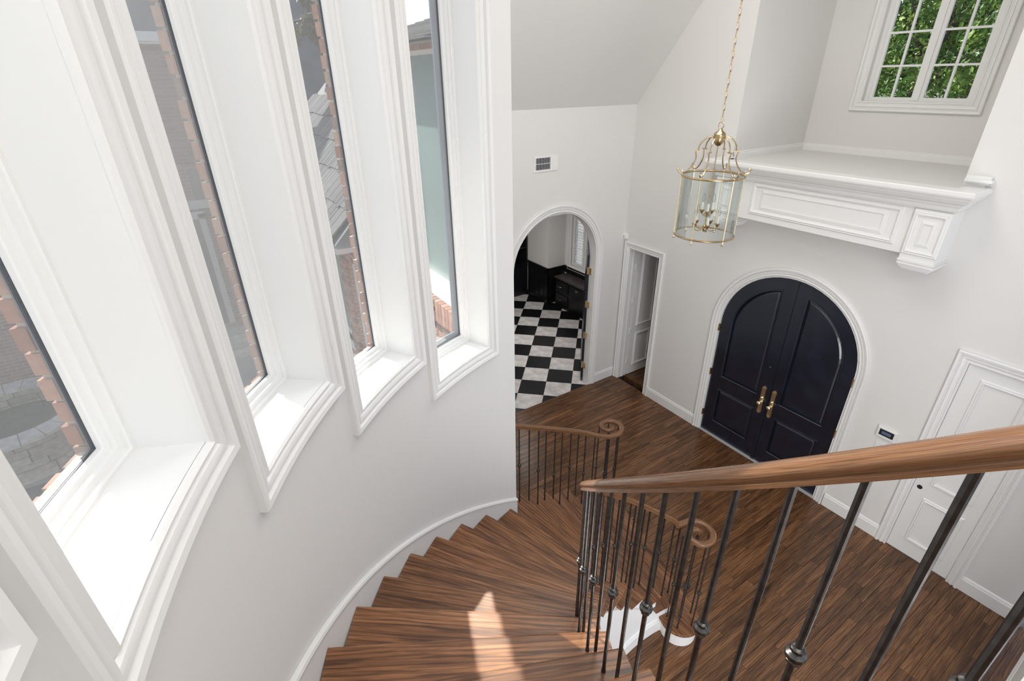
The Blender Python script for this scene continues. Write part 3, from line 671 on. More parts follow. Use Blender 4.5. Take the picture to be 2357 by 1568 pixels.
def bezier_chain(keys, n):
    """Catmull-Rom through keys"""
    K = [Vector(k) for k in keys]; K = [K[0]*2-K[1]]+K+[K[-1]*2-K[-2]]; out = []
    for i in range(1, len(K)-2):
        for j in range(n):
            t = j/n; a, b_, c, d = K[i-1:i+3]
            out.append(.5*((2*b_)+(c-a)*t+(2*a-5*b_+4*c-d)*t*t+(3*b_-a-3*c+d)*t**3))
    out.append(K[-2]); return out
RB = 1.885
def rail_under(t): return nn(t)*H+.885
ZV = 1.335                                        # centre height of the level volutes
r1 = empty('stair_railing', 'inner wrought-iron stair railing with brown oak handrail in the foreground', 'railing', (0, 0, 0))
pts = []
t = R_(296)
while t > R_(171.5):
    pts.append(CP(RB, t, rail_under(t)+.029)); t -= R_(2)
VC = Vector((3.965, -2.855))
vol = []; a0 = R_(176); turns = R_(450)
for i in range(46):
    f = i/45; a = a0-turns*f; r = .128*(1-f)**.85+.030
    vol.append((VC.x+r*math.cos(a), VC.y+r*math.sin(a), ZV))
sc_ = [1]*len(pts)
lead = bezier_chain([pts[-2], pts[-1], (3.795, -2.92, ZV+.004), vol[2]], 5)[6:]
allp = [Vector(p) for p in pts]+lead+[Vector(v) for v in vol[3:]]
rail_mesh(allp, 'handrail', r1, [1]*(len(pts)+len(lead))+[1.06-.2*i/43 for i in range(len(vol)-3)])
# balusters: one plain and one knuckled mesh for each length, shared where lengths agree
KN = [(r_*.86, z_*.9) for r_, z_ in [(.0095, -.028), (.016, -.024), (.0165, -.016), (.0125, -.013), (.0225, -.006), (.0225, .006), (.0125, .013), (.0165, .016), (.016, .024), (.0095, .028)]]
kn_mesh = MB().lathe(KN, 10).mesh('knuckle', 'iron', 40)
def bar_mesh(L): return MB().lathe([(.0095, 0), (.0095, .012), (.0073, .016), (.0073, L)], 8).mesh('baluster', 'iron', 40)
cache = {}
def baluster(parent, x, y, z0, z1, knuckle, kz=.475, fat=1.0):
    L = round(z1-z0, 3)
    if L not in cache: cache[L] = bar_mesh(L)
    o = link('baluster' if fat == 1 else 'newel_post', cache[L], parent, (x, y, z0))
    if fat != 1: o.scale = (fat, fat, 1)
    o.rotation_euler.z = math.atan2(y-YC, x-XC)
    if knuckle: link('knuckle', kn_mesh, o, (0, 0, kz))
    return o
for n in range(2, NTOP):
    sh2 = (.7, 3.0) if n < 6 else (2.3, 5.5) if n < 13 else (1.9-(n-14)*.2, 5.1-(n-14)*.2)
    for k, off in enumerate(sh2):
        t = th(n)+R_(off); x, y, _ = CP(RB, t, 0); top = rail_under(t)+.010
        if t < R_(171): top = ZV-.02
        baluster(r1, x, y, n*H, top, k == 0)
baluster(r1, VC.x, VC.y, H, ZV-.022, True, .45, 1.8)
for i, a in enumerate((150, 75, 10, -60, -125)): baluster(r1, VC.x+.125*math.cos(R_(a)), VC.y+.125*math.sin(R_(a)), H, ZV-.02, i % 2 == 0)
# outer short railing
r3 = empty('lower_stair_railing', 'short outer wrought-iron railing ending in a scroll at the foot of the stairs', 'railing', (0, 0, 0))
def tz(x, y): return math.atan2(y-YC, x-XC) % (2*math.pi)
key = [(2.50, -4.02), (2.50, -3.85), (2.485, -3.65), (2.465, -3.45), (2.45, -3.25), (2.44, -3.05), (2.44, -2.88), (2.465, -2.72), (2.515, -2.57)]
k3 = []
for x, y in key:
    z = rail_under(tz(x, y))+.030; k3.append((x, y, max(z, ZV)))
LC = Vector((2.395, -2.44)); lv = []
for i in range(46):
    f = i/45; a = R_(-35)+R_(440)*f; r = .128*(1-f)**.85+.030
    lv.append((LC.x+r*math.cos(a), LC.y+r*math.sin(a), ZV))
lp = bezier_chain(k3+[lv[1]], 6)
rail_mesh(lp+[Vector(v) for v in lv[2:]], 'handrail', r3, [1]*len(lp)+[1.06-.2*i/43 for i in range(len(lv)-2)])
ys = [-3.74, -3.625, -3.50, -3.395, -3.28, -3.17, -3.06, -2.95, -2.83, -2.72]
path = bezier_chain(k3, 8)
for i, y in enumerate(ys):
    p = min(path, key=lambda q: abs(q.y-y)); t = tz(p.x, p.y); n = max(1, min(5, int(math.floor((nn(t)+.05)))))
    baluster(r3, p.x, p.y, n*H, p.z-.019, i % 2 == 0)
baluster(r3, LC.x, LC.y, H, ZV-.022, True, .45, 1.8)
for i, a in enumerate((-40, 20, 80, 140, 200)): baluster(r3, LC.x+.125*math.cos(R_(a)), LC.y+.125*math.sin(R_(a)), H, ZV-.02, i % 2 == 0)

# ------------------------------------------------------------------ hanging lantern
LX, LY = 2.845, -1.925
ZB, ZT, RL = 3.605, 4.125, .262
la = empty('hanging_lantern', 'large brass and curved-glass lantern chandelier hanging on a chain', 'chandelier', (LX, LY, ZB))
def ring(r, z, rr, n=40): return MB().tube([(r*math.cos(2*math.pi*i/n), r*math.sin(2*math.pi*i/n), z) for i in range(n)], rr, 8, closed=True)
ring(RL, 0, .0085).build('bottom_ring', 'brass2', la, 40); ring(RL, ZT-ZB, .0095).build('top_ring', 'brass2', la, 40)
HT = ZT-ZB
PH = R_(46)
post = MB().lathe([(0, -.045), (.008, -.043), (.0125, -.034), (.008, -.024), (.006, -.018), (.0095, -.01), (.0065, 0), (.0065, HT), (.009, HT+.012), (.004, HT+.02), (.007, HT+.035), (0, HT+.043)], 8).mesh('post', 'brass', 40)
arm_pts = bezier_chain([(.05, 0, .315), (.10, 0, .305), (.145, 0, .255), (.155, 0, .205)], 5); arm2 = bezier_chain([(.175, 0, .205), (.165, 0, .14), (.19, 0, .08), (.235, 0, .03), (.285, 0, .022), (.305, 0, .045), (.298, 0, .062), (.285, 0, .055)], 5)
arm = MB().tube(arm_pts, .0055, 6).box(.135, .19, -.006, .006, .199, .208).tube(arm2, .0055, 6).mesh('scroll_arm', 'brass2', 40)
for i in range(6):
    a = PH+i*math.pi/3
    link('post', post, la, (RL*math.cos(a), RL*math.sin(a), 0), a)
    link('scroll_arm', arm, la, (0, 0, HT), a)
    bs = [a+.03+(math.pi/3-.06)*j/4 for j in range(5)]; r = RL-.006   # each curved panel shows four facets
    g = MB().poly([[(r*math.cos(q_), r*math.sin(q_)) for q_ in bs]+[((r-.004)*math.cos(q_), (r-.004)*math.sin(q_)) for q_ in bs[::-1]]], lambda u, v, t: (u, v, t), .008, HT-.008)
    g.build('glass_panel', 'lglass', la)
MB().lathe([(.0, .24), (.018, .245), (.034, .262), (.046, .29), (.049, .315), (.046, .328), (.05, .336), (.04, .35), (.022, .362), (.012, .38), (0, .382)], 20, (0, 0, HT)).build('hub', 'brass2', la, 40)
MB().tube([(.026*math.cos(2*math.pi*i/18), 0, HT+.405+.026*math.sin(2*math.pi*i/18)) for i in range(18)], .0035, 6, closed=True).build('hanging_loop', 'brass2', la, 40)
MB().tube([(0, 0, .04), (0, 0, HT+.25)], .0055, 8).build('stem', 'brass2', la, 40)
def candle(parent, x, y, z):
    s = MB().lathe([(0, -.03), (.008, -.026), (.014, -.012), (.022, 0), (.024, .006), (.011, .01)], 12).build('candle_cup', 'brass2', parent, 40); s.location = (x, y, z)
    MB().lathe([(.011, .008), (.011, .075)], 12).build('candle_sleeve', 'candle', s, 40)
    MB().lathe([(.006, .075), (.011, .085), (.014, .105), (.010, .13), (.003, .155), (0, .16)], 12).build('bulb', 'bulb', s, 40)
cl = MB().lathe([(0, .02), (.012, .025), (.02, .045), (.012, .06), (.022, .075), (.008, .09)], 14).build('cluster_body', 'brass2', la, 40)
for i in range(5):
    a = R_(30)+i*2*math.pi/5
    MB().tube(bezier_chain([(.012*math.cos(a), .012*math.sin(a), .06), (.05*math.cos(a), .05*math.sin(a), .035), (.095*math.cos(a), .095*math.sin(a), .05), (.105*math.cos(a), .105*math.sin(a), .085)], 5), .0045, 6).build('candle_arm', 'brass2', la, 40)
    candle(la, .105*math.cos(a), .105*math.sin(a), .10)
MB().lathe([(.012, .16), (.03, .172), (.018, .19), (.008, .20)], 14).build('upper_collar', 'brass2', la, 40)
for i in range(3):
    a = R_(70)+i*2*math.pi/3
    MB().tube(bezier_chain([(.008*math.cos(a), .008*math.sin(a), .18), (.03*math.cos(a), .03*math.sin(a), .165), (.05*math.cos(a), .05*math.sin(a), .19)], 4), .004, 6).build('candle_arm', 'brass2', la, 40)
    candle(la, .05*math.cos(a), .05*math.sin(a), .21)
lk = []
for i in range(20):
    a = 2*math.pi*i/20; lk.append((.0095*math.cos(a), 0, .018*math.sin(a)+(.011 if math.sin(a) > 0 else -.011)))
lkm = MB().tube(lk, .0026, 5, closed=True).mesh('chain_link', 'brass2', 40)
z = HT+.405+.045; i = 0
while ZB+z < 6.98:
    link('chain_link', lkm, la, (0, 0, z), R_(90)*(i % 2)+.3); z += .0475; i += 1
MB().lathe([(0, -.02), (.03, -.018), (.06, 0), (.065, .02), (0, .021)], 16, (0, 0, CEIL-ZB-.022)).build('ceiling_canopy', 'brass2', la, 40)

# ------------------------------------------------------------------ study beyond the arch
fs = MB().box(-5.4, -.16, -4.0, 1.6, -.1, -.012).build('floor_3', 'grout'); tag(fs, 'checkerboard marble floor of the study', 'floor', kind='structure')
thr = MB().box(-.16, 0, AY-AHW, AY+AHW, -.02, -.003).build('floor_threshold', 'marble', fs)
TS = .4535; tg = MB().cbox(-TS/2+.0018, TS/2-.0018, -TS/2+.0018, TS/2-.0018, -.011, 0, .001)
tmw = tg.mesh('tile', 'marble'); tmb = tg.mesh('tile', 'bmarble')
e1 = Vector((math.cos(R_(47)), math.sin(R_(47)))); e2 = Vector((-e1.y, e1.x)); c0 = Vector((-1.147, -.863))   # centre of a black tile
for i in range(-12, 13):
    for j in range(-12, 13):
        c = c0+e1*TS*i+e2*TS*j
        if -4.6 < c.x < .1 and -2.9 < c.y < 1.3:
            if c.x > -.46: continue
            link('tile', tmb if (i+j) % 2 == 0 else tmw, fs, (c.x, c.y, 0), R_(47))
# cut tiles along the threshold
def clip(poly, fx, keep_less):
    out = []
    for i in range(len(poly)):
        a, b = poly[i], poly[(i+1) % len(poly)]; ia = (a[0] <= fx); ib = (b[0] <= fx)
        if ia: out.append(a)
        if ia != ib:
            t = (fx-a[0])/(b[0]-a[0]); out.append((fx, a[1]+(b[1]-a[1])*t))
    return out
for i in range(-12, 13):
    for j in range(-12, 13):
        c = c0+e1*TS*i+e2*TS*j
        if -.46 <= c.x < .3 and -2.9 < c.y < .3:
            h = TS/2-.0018; pl = [c+e1*a*h+e2*b_*h for a, b_ in ((-1, -1), (1, -1), (1, 1), (-1, 1))]; pl = clip([(q_.x, q_.y) for q_ in pl], -.002, True)
            if len(pl) > 2: MB().poly([pl], lambda u, v, t: (u, v, t), -.011, 0).build('tile', 'bmarble' if (i+j) % 2 == 0 else 'marble', fs)
wst = MB()
wst.box(-5.4, -3.36, 1.0, 1.15, 0, 3.1).box(-3.46, -3.36, 1.15, 1.5, 0, 3.1).box(-5.4, -5.25, -4.0, 1.0, 0, 3.1)
wst.poly([rect(-3.46, -.1, 0, 3.1), rect(-3.13, -2.25, .95, 2.45)], lambda u, v, t: (u, t, v), 1.5, 1.65)
ws_ = wst.build('wall_study', 'wall'); tag(ws_, 'light grey upper walls of the study', 'wall', kind='structure')
cs = MB().box(-5.4, -.16, -4.0, 1.65, 3.1, 3.2).build('ceiling_study', 'ceil'); tag(cs, 'white study ceiling', 'ceiling', kind='structure')
wn = empty('study_wainscot', 'black painted wainscot panelling along the study wall', 'wainscot', (-3.8, 1.0, 0)); PN = under(wn, (-3.8, 1.0, 0))
PN(MB().box(-4.17, -3.345, .985, .999, 0, .86), 'panel_board', 'cab'); PN(MB().box(-4.17, -3.33, .965, 1.0, .86, .90), 'cap_rail', 'cab'); PN(MB().box(-3.359, -3.345, .985, 1.499, 0, .86).box(-3.359, -3.33, .965, 1.499, .86, .90), 'panel_return', 'cab')
PN(MB().box(-3.345, -.2, 1.478, 1.499, .735, .86).box(-3.345, -.2, 1.465, 1.499, .86, .90), 'back_rail', 'cab')
for x in (-4.12, -3.92, -3.72, -3.52): PN(MB().box(x, x+.03, .972, .985, .1, .80), 'batten', 'cab')
PN(MB().box(-4.17, -3.34, .968, .985, 0, .10), 'skirting', 'cab')
bk = empty('study_bookcase', 'tall black built-in bookcase on the far study wall', 'bookcase', (-4.5, -.5, 0)); PB = under(bk, (-4.5, -.5, 0))
PB(MB().box(-4.62, -4.60, -3.0, .99, 0, 3.09), 'back_panel', 'cab')
PB(MB().box(-4.60, -4.172, .935, .965, 0, 3.09), 'side_panel', 'cab')
PB(MB().box(-4.60, -4.17, -3.0, .955, 0, .80), 'base_cabinet', 'cab'); PB(MB().box(-4.60, -4.14, -3.0, .955, .80, .84), 'counter', 'cab')
for z in (1.2, 1.6, 2.0, 2.4): PB(MB().box(-4.60, -4.20, -3.0, .955, z, z+.035), 'shelf', 'cab')
for y in (.1, -.8, -1.7): PB(MB().box(-4.60, -4.18, y, y+.035, .84, 3.09), 'upright', 'cab')
for y in (.55, .12, -.33): PB(MB().box(-4.17, -4.155, y, y+.38, .10, .76), 'cabinet_door', 'cab')
bn = empty('window_bench', 'black window bench with drawers and brass pulls under the study shutters', 'bench', (-2.3, 1.3, 0)); PBn = under(bn, (-2.3, 1.3, 0))
PBn(MB().box(-3.20, -.3, 1.12, 1.47, 0, .70), 'body', 'cab'); PBn(MB().box(-3.23, -.3, 1.09, 1.475, .70, .735), 'bench_top', 'benchtop')
def pull(x, z, par):
    PBn(MB().tube(bezier_chain([(x-.07, 1.10, z), (x-.068, 1.075, z), (x-.05, 1.065, z), (x+.05, 1.065, z), (x+.068, 1.075, z), (x+.07, 1.10, z)], 3), .006, 6), 'pull', 'brass', par, 40)
for z0, z1 in ((.40, .66), (.08, .34)):
    dr = PBn(MB().box(-3.16, -2.72, 1.10, 1.12, z0, z1), 'drawer', 'cab'); pull(-3.02, (z0+z1)/2, dr)
dr = PBn(MB().box(-2.68, -2.10, 1.10, 1.12, .08, .66), 'cabinet_door', 'cab')
o = PBn(MB().lathe([(0, 0), (.009, 0), (.007, .015), (.017, .022), (.017, .03), (0, .034)], 12), 'knob', 'brass', dr, 40); o.matrix_local = Matrix.Translation((-2.405, 1.10, .60)) @ Matrix.Rotation(R_(90), 4, 'X')
o = PBn(MB().box(-2.45, -2.36, 1.088, 1.10, .59, .61), 'latch', 'brass', dr)
wv = empty('window_7', 'study window with white plantation shutters above the black bench', 'window', (-2.7, 1.5, .95), kind='structure'); PWv = under(wv, (-2.7, 1.5, .95))
PWv(moulding([(-3.13, .95), (-3.13, 2.45), (-2.25, 2.45), (-2.25, .95)], CASING, lambda x, z, o: (x, 1.5-o, z), True), 'casing', 'trim')
PWv(MB().poly([rect(-3.13, -2.25, .95, 2.45), rect(-3.08, -2.30, 1.0, 2.40)], lambda u, v, t: (u, t, v), 1.58, 1.63), 'frame', 'trim')
PWv(MB().box(-3.08, -2.30, 1.60, 1.605, 1.0, 2.40), 'pane', 'glass')
for x0, x1, rot in ((-3.11, -2.70, -14), (-2.68, -2.27, -14)):
    sh = PWv(MB().poly([rect(x0, x1, .97, 2.43), rect(x0+.05, x1-.05, 1.04, 2.36)], lambda u, v, t: (u, t, v), 1.51, 1.54), 'shutter', 'trim')
    lv_ = MB().box(x0+.052, x1-.052, -.032, .032, -.004, .004); c_, s_ = math.cos(R_(rot)), math.sin(R_(rot)); lv_.v = [(x, y*c_-z*s_, y*s_+z*c_) for x, y, z in lv_.v]; lm = lv_.mesh('louvre', 'trim')
    for i in range(20): link('louvre', lm, sh, (0, 1.525, 1.075+i*.0655))
# arched black study door, standing open against the reveal
d4 = empty('door_4', 'black study door standing open inside the arched doorway', 'door', (-.2, AY+AHW, 0), kind='structure'); P4 = under(d4, (-.2, AY+AHW, 0))
yy = AY+AHW-.02
OA = R_(140)
def S4(b):
    b.v = [(-.155+x*math.cos(OA)-y*math.sin(OA), yy-.01+x*math.sin(OA)+y*math.cos(OA), z) for x, y, z in b.v]; return b
lf = P4(S4(MB().poly([[(.0, .012), (.76, .012), (.76, 3.1)]+[(.76-.76*math.sin(math.pi/2*i/10), ASP-.02+(3.1-ASP+.02)*math.cos(math.pi/2*i/10)) for i in range(1, 11)]], lambda u, v, t: (u, t, v), -.022, .022)), 'door_leaf', 'black')
for z in (.35, .935, 1.52, 2.11): P4(MB().box(-.166, -.075, yy-.012, yy+.004, z-.055, z+.055).tube([(-.150, yy-.022, z-.06), (-.150, yy-.022, z+.06)], .010, 8), 'hinge', 'brass', lf)

# ------------------------------------------------------------------ exterior walls of this house
YW = -4.1
DA, DB = Vector((2.66, -4.06)), Vector((-.02, -2.44))      # diagonal foyer wall hidden behind the turret end
dn = Vector((DB.y-DA.y, -(DB.x-DA.x))).normalized()*-.12
wf = MB().add([(DA.x, DA.y, 0), (DB.x, DB.y, 0), (DB.x, DB.y, 4.6), (xt, DA.y+(DB.y-DA.y)*(DA.x-xt)/(DA.x-DB.x), CEIL), (DA.x, DA.y, CEIL)], [(0, 1, 2, 3, 4)]); k5 = [(x_+dn.x, y_+dn.y, z_) for x_, y_, z_ in wf.v]
wf.add(k5, [(4, 3, 2, 1, 0)]); wf.f += [(i, (i+1) % 5, 5+(i+1) % 5, 5+i) for i in range(5)]
wf = wf.build('wall_front', 'wall'); tag(wf, 'foyer wall hidden behind the end of the curved stair wall', 'wall', kind='structure')
ba = empty('window_bay', 'brick bay with a tall green-tinted window and white sill outside the window nearest the arch', 'building', (1.2, YW, 0)); PBa = under(ba, (1.2, YW, 0)); IBA = Matrix.Translation((-1.2, -YW, 0))
PBa(MB().poly([rect(-.05, 2.3, -.3, 5.2), rect(.55, 2.2, 3.26, 5.10)], lambda u, v, t: (u, t, v), YW, YW+.1), 'wall', 'brickx')
ww = PBa(MB().poly([rect(.55, 2.2, 3.26, 5.1), rect(.60, 2.15, 3.29, 5.07)], lambda u, v, t: (u, YW+t, v), .02, .09), 'window', 'trim')
PBa(MB().box(.55, 2.2, YW+.05, YW+.056, 3.26, 5.10), 'pane', 'gglass', ww)
PBa(MB().box(.50, 2.25, YW-.06, YW+.12, 3.15, 3.24).box(.50, 2.25, YW-.04, YW+.12, 3.24, 3.262), 'window_sill', 'trim', ww)
bm = MB().cbox(-.1, .1, -.0285, .0285, 0, .05, .003); bm.v = [(x, -z+.05, y) for x, y, z in bm.v]     # stretcher, face towards -Y, its back at y = .05
brick_s = bm.mesh('brick', 'brick')
bm = MB().cbox(-.0285, .0285, -.1, .1, 0, .12, .003); bm.v = [(x, -z+.05, y) for x, y, z in bm.v]; brick_r = bm.mesh('brick', 'brick')
def courses(parent, x0, x1, z0, z1, y, me=brick_s, inv=None):
    r = 0; z = z0+.034
    while z < z1:
        x = x0+(.1065 if r % 2 else 0)
        while x < x1:
            o = link('brick', me, parent, (x, y-.04+random.uniform(-.003, .003), z), 0)
            if inv is not None: o.matrix_parent_inverse = inv
            x += .213
        z += .0677; r += 1
for i in range(14): link('brick', brick_r, ba, (1.25+i*.0677, YW-.045, 3.045)).matrix_parent_inverse = IBA
courses(ba, 1.25, 2.25, 2.50, 2.92, YW, brick_s, IBA)

# low wing with shake roof
lw = empty('low_wing', 'low brick wing with grey shake roof and green windows outside the third window', 'building', (-3, YW, 0)); PL = under(lw, (-3, YW, 0)); ILW = Matrix.Translation((3, -YW, 0))
holes = [rect(-3.75, -1.72, 1.09, 2.66), rect(-1.40, -.35, 1.09, 2.66)]
PL(MB().poly([rect(-6.0, -.15, -.3, 3.2)]+holes, lambda u, v, t: (u, t, v), YW, YW+.2), 'wall', 'brickx')
courses(lw, -2.7, -.45, 2.68, 3.05, YW, brick_s, ILW)
r = 0; z = 1.11
while z < 2.64:
    for x in ((-1.66, -1.50) if r % 2 else (-1.60, -1.46)):
        o = link('brick', brick_s, lw, (x if r % 2 == 0 else x, YW-.04, z)); o.scale = (.75 if r % 2 else .9, 1, 1); o.matrix_parent_inverse = ILW
    z += .0677; r += 1
for x0, x1 in ((-3.75, -1.72), (-1.40, -.35)):
    wd_ = PL(MB().poly([rect(x0, x1, 1.09, 2.66), rect(x0+.05, x1-.05, 1.14, 2.62)], lambda u, v, t: (u, YW+t, v), .06, .12), 'window', 'trim')
    PL(MB().box(x0+.05, x1-.05, YW+.08, YW+.086, 1.14, 2.62), 'pane', 'gglass', wd_); PL(MB().box(x0-.03, x1+.03, YW-.05, YW+.1, 1.03, 1.09), 'window_sill', 'trim', wd_)
PL(MB().box(-5.7, -.15, YW-.42, YW-.02, 3.10, 3.16), 'soffit', 'siding')
PL(MB().box(-5.7, -.35, YW-.50, YW-.36, 3.12, 3.24), 'gutter', 'gutter')
rs = Vector((0, 1, 1)).normalized(); y0, z0 = YW-.42, 3.235
PL(MB().add([(-5.75, y0, z0-.03), (-.16, y0, z0-.03), (-.16, -2.85, z0-.03+(-2.85-y0)), (-5.75, -2.85, z0-.03+(-2.85-y0))], [(0, 1, 2, 3)]), 'roof_deck', 'slate')
x = -5.72
rows_ = [y0-.03, y0+.262, y0+.547, y0+.832, y0+1.117, y0+1.40]
for k, yr in enumerate(rows_[:-1]):
    x = -5.72-random.random()*.1
    while x < -.38:
        wd2 = random.choice((.10, .14, .18, .22)); L = (rows_[k+1]-yr)*1.41+.05; jit = random.uniform(-.012, .012)
        bb = MB().box(0, wd2-.012, 0, L, 0, .022); bb.v = [(a, b_*.7071-(c+.0)*.7071, b_*.7071+c*.7071+ (.028*(1-b_/L))) for a, b_, c in bb.v]
        o = link('shake', bb.mesh('shake', 'shake'), lw, (x, yr+jit, z0+(yr-y0)+jit)); o.matrix_parent_inverse = ILW
        x += wd2
PL(MB().box(-5.78, -5.70, y0, -2.85, 3.2, 3.26), 'rake_board', 'gutter')
dm = empty('roof_dormer', 'grey sided dormer rising behind the shake roof', 'dormer', (-3.9, -2.5, 4.5)); PD = under(dm, (-3.9, -2.5, 4.5))
PD(MB().box(-4.45, -3.6, -3.02, -2.4, 4.3, 6.9), 'wall', 'siding')
for i in range(3): PD(MB().box(-4.45+i*.3, -4.41+i*.3, -3.05, -3.02, 4.6, 6.9), 'batten', 'gutter')
PD(MB().box(-4.56, -4.45, -3.1, -2.4, 4.75, 6.9), 'corner_board', 'bark')
# small roof above the tall window, running back to the foyer wall
def bayz(y): return 5.14+.288*(y+4.32)
def dy(x): return DA.y+(DB.y-DA.y)*(DA.x-x)/(DA.x-DB.x)-.13
rf_ = PBa(MB().add([(-.06, -4.32, bayz(-4.32)-.02), (2.3, -4.32, bayz(-4.32)-.02), (2.3, dy(2.3), bayz(dy(2.3))-.02), (-.06, dy(-.06), bayz(dy(-.06))-.02)], [(0, 1, 2, 3)]), 'roof', 'shake')
for i in range(16):
    y = -4.32+i*.11; xr = 2.3 if y < dy(2.3)-.1 else DA.x-(DA.x-DB.x)*(y+.25-DA.y)/(DB.y-DA.y)
    if xr > 0: PBa(MB().box(-.06, xr, y, y+.125, bayz(y), bayz(y)+.012+.0), 'shingle_course', 'shake', rf_)

# ------------------------------------------------------------------ courtyard
gd = MB().box(-40, 30, -40, 40, -.5, -.3).build('ground', 'paving'); tag(gd, 'grey courtyard paving outside the windows', 'paving', kind='structure')
fh = empty('far_house', 'large shaded brick house with dark slate roof across the courtyard', 'building', (-7, -7, 0)); PF = under(fh, (-7, -7, 0)); IFH = Matrix.Translation((7, 7, 0))
FX = -6.2
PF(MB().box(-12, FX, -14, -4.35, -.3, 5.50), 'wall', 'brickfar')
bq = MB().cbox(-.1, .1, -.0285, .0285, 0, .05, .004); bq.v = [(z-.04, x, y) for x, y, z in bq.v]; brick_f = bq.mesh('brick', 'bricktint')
r = 0; z = 3.55
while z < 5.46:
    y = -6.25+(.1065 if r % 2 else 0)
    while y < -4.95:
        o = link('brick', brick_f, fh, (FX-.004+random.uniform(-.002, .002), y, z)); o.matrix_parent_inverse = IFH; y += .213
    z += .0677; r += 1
PF(MB().box(FX-.3, FX+.35, -14, -4.3, 5.50, 5.54), 'soffit', 'gutter'); PF(MB().box(FX+.25, FX+.40, -14, -4.3, 5.54, 5.68), 'gutter', 'gutter')
PF(MB().add([(FX+.38, -14.3, 5.66), (FX+.38, -4.3, 5.66), (-10.5, -4.3, 10.0), (-10.5, -14.3, 10.0)], [(0, 1, 2, 3)]), 'roof', 'slate')
PF(MB().add([(-6.5, -4.35, 4.0), (-6.5, -.1, 4.0), (-10.3, -3.2, 8.0), (-10.3, -4.35, 8.0), (-13, -.1, 4.0), (-13, -4.35, 8.0)], [(0, 1, 2, 3), (1, 4, 2), (2, 4, 5, 3)]), 'side_roof', 'slate')
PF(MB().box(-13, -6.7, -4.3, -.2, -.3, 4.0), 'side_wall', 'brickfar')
wn_ = PF(MB().box(FX-.02, FX+.03, -5.62, -4.7, 2.6, 3.42), 'window', 'darkglass'); PF(MB().box(FX, FX+.12, -6.6, -4.6, 2.70, 2.86), 'lintel', 'siding')
dr_ = PF(MB().box(FX-.01, FX+.05, -6.5, -5.62, .2, 2.55), 'door', 'darkglass'); PF(MB().box(FX, FX+.10, -5.66, -5.55, .2, 2.60).box(FX, FX+.1, -6.6, -5.55, 2.50, 2.64), 'door_frame', 'siding', dr_)
PF(MB().box(FX, FX+.9, -6.8, -5.3, -.3, -.12).box(FX, FX+.5, -6.8, -5.3, -.12, .05), 'steps', 'coping')
# magnolia behind the low wing
def leaf_cloud(center, rad, n, size, mat, name, parent, inv, seed, squash=(1, 1, 1), shell=.55):
    rnd = random.Random(seed); b = MB(); blobs = []
    for _ in range(max(6, int(n/260))):
        d = Vector((rnd.gauss(0, 1), rnd.gauss(0, 1), rnd.gauss(0, 1))).normalized()*rnd.random()**.45
        blobs.append((Vector((center[0]+d.x*rad*squash[0], center[1]+d.y*rad*squash[1], center[2]+d.z*rad*squash[2])), rad*rnd.uniform(.16, .30)))
    for i in range(n):
        c, r = blobs[rnd.randrange(len(blobs))]
        d = Vector((rnd.gauss(0, 1), rnd.gauss(0, 1), rnd.gauss(0, 1))).normalized(); p = c+d*r*(shell+(1-shell)*rnd.random())
        n_ = (d+Vector((rnd.uniform(-.9, .9), rnd.uniform(-.9, .9), rnd.uniform(-.2, 1.1)))).normalized()
        u = n_.orthogonal().normalized(); a = rnd.random()*6.28; v = n_.cross(u); u, v = u*math.cos(a)+v*math.sin(a), v*math.cos(a)-u*math.sin(a); s = size*rnd.uniform(.6, 1.3)
        b.add([p-u*s, p+v*s*.42+n_*s*.08, p+u*s, p-v*s*.42+n_*s*.08], [(0, 1, 2, 3)])
    me = bpy.data.meshes.new(name); me.from_pydata(b.v, [], b.f); me.materials.append(M[mat]); o = link(name, me, parent); o.matrix_parent_inverse = inv; return o
def tree(name, label, base, trunk_h, crown, rad, n, size, mat, seed, squash=(1, 1, 1), group=None, branches=6):
    t_ = empty(name, label, 'tree', base, group); inv = Matrix.Translation(Vector(base)*-1); rnd = random.Random(seed)
    b = MB().tube(bezier_chain([base, (base[0]+.1, base[1]+.05, base[2]+trunk_h*.5), (crown[0], crown[1], crown[2]-rad*.2)], 5), [.16-.09*i/10 for i in range(11)], 8)
    o = b.build('trunk', 'bark', t_, 60); o.matrix_parent_inverse = inv
    for i in range(branches):
        d = Vector((rnd.uniform(-1, 1), rnd.uniform(-1, 1), rnd.uniform(-.2, .8)))*rad*.8
        p0 = Vector(crown)-Vector((0, 0, rad*rnd.uniform(.1, .6))); p1 = Vector(crown)+Vector((d.x*squash[0], d.y*squash[1], d.z*squash[2]))
        o = MB().tube(bezier_chain([p0, (p0+p1)/2+Vector((0, 0, .15)), p1], 4), [.06-.045*j/8 for j in range(9)], 6).build('branch', 'bark', t_, 60); o.matrix_parent_inverse = inv
    leaf_cloud(crown, rad, n, size, mat, 'foliage', t_, inv, seed+1, squash)
    return t_
tree('magnolia_tree', 'bronze-green magnolia tree standing behind the grey shake roof', (-6.05, -2.75, -.3), 5, (-6.05, -2.72, 5.75), .75, 1500, .10, 'leafm', 11, (1, .75, .95))
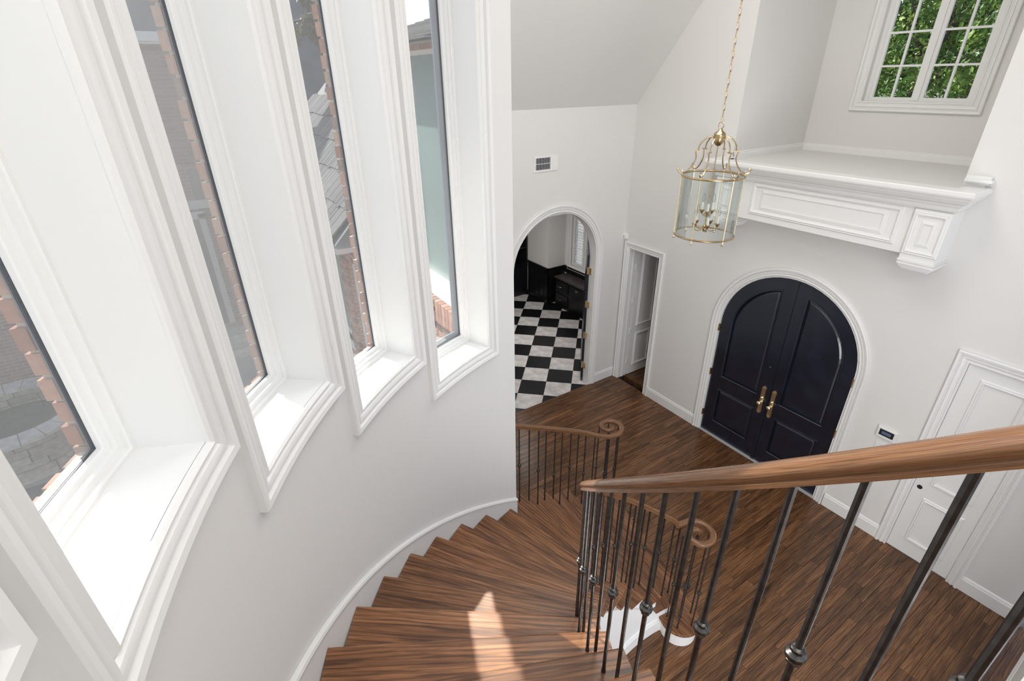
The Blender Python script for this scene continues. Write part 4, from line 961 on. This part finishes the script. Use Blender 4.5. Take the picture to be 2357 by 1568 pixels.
# green trees seen through the niche window
tree('garden_tree', 'sunlit green tree filling the right half of the niche window', (3.6, 6.2, -.3), 4, (3.9, 5.6, 5.6), 1.9, 24000, .042, 'leafg', 21, (1.1, .7, 1.2), 'trees outside the niche window')
tree('garden_tree', 'darker green tree filling the left half of the niche window', (.9, 7.0, -.3), 4, (.9, 6.4, 5.8), 2.1, 24000, .042, 'leafg', 22, (1.1, .7, 1.2), 'trees outside the niche window')
tree('garden_tree', 'green tree further back behind the other two garden trees', (2.4, 10.5, -.3), 4, (1.6, 10.2, 5.2), 3.6, 30000, .13, 'leafg', 23, (1.6, .6, 1.1), 'trees outside the niche window')
sh_ = empty('flowering_shrub', 'shrub with reddish blossom low in the right of the niche window', 'shrub', (4.4, 5.0, -.3)); leaf_cloud((3.75, 4.6, 4.95), .34, 500, .05, 'leafr', 'foliage', sh_, Matrix.Translation((-4.4, -5.0, .3)), 31)
o = MB().tube([(4.4, 5.0, -.3), (4.2, 4.8, 2.5), (3.8, 4.6, 4.8)], [.08, .06, .03], 6).build('trunk', 'bark', sh_); o.matrix_parent_inverse = Matrix.Translation((-4.4, -5.0, .3))
tree('street_tree', 'green tree outside the study shutters', (-4.5, 5.5, -.3), 2, (-4.3, 5.0, 2.4), 1.8, 3500, .10, 'leafg', 24, (1.2, .7, 1.1))
# raised spa and pool outside the nearest window
sp_ = empty('raised_spa', 'round raised stone spa with pale coping outside the nearest window', 'spa', (-3.95, -8.95, -.3)); PSp = under(sp_, (-3.95, -8.95, -.3))
SR = 1.12
NS = 26
for i in range(NS):
    a0_, a1_ = 2*math.pi*i/NS+.006, 2*math.pi*(i+1)/NS-.006
    pl = [(SR+.04, a0_), (SR+.04, a1_), (SR-.30, a1_), (SR-.30, a0_)]
    MB().poly([[(r*math.cos(a), r*math.sin(a)) for r, a in pl]], lambda u, v, t: (u, v, t), .66, .71).build('coping_stone', 'coping', sp_)
for k in range(6):
    n_ = 14; ofs = random.random()
    for i in range(n_):
        a0_, a1_ = 2*math.pi*(i+ofs)/n_+.008, 2*math.pi*(i+1+ofs)/n_-.008; rr = SR-.03+random.uniform(-.015, .015)
        pl = [(rr, a0_), (rr, (a0_+a1_)/2), (rr, a1_), (SR-.25, a1_), (SR-.25, a0_)]
        MB().poly([[(r*math.cos(a), r*math.sin(a)) for r, a in pl]], lambda u, v, t: (u, v, t), k*.11+.004, k*.11+.106).build('face_stone', 'stone', sp_)
MB().lathe([(0, .40), (SR-.27, .40), (SR-.27, .02), (0, .02)], 32).build('spa_water', 'water', sp_)
po = MB().poly([[(2.6*math.cos(R_(d))-2.2, 2.2*math.sin(R_(d))-8.7) for d in range(-80, 90, 10)]+[(-2.75, -6.9), (-2.77, -10.6)]], lambda u, v, t: (u, v, t), -.34, -.285).build('swimming_pool', 'water'); tag(po, 'dark rippled pool water below the stone spa', 'pool')
gw = MB().box(-14, -13.7, -22, -13, -.3, 1.6).build('garden_wall', 'brickfar'); tag(gw, 'low brick garden wall beyond the spa', 'garden wall')

# wall stub at the right edge of the foyer
ws2 = MB().box(5.95, 6.1, -1.7, -.32, 0, 2.9).build('wall_right', 'wall'); tag(ws2, 'white wall end at the lower right corner of the view', 'wall', kind='structure')
o = MB().strip([[(5.95-p, -1.7, z) for z, p in BB], [(5.95-p, -.32, z) for z, p in BB]]).build('baseboard', 'trim', ws2)
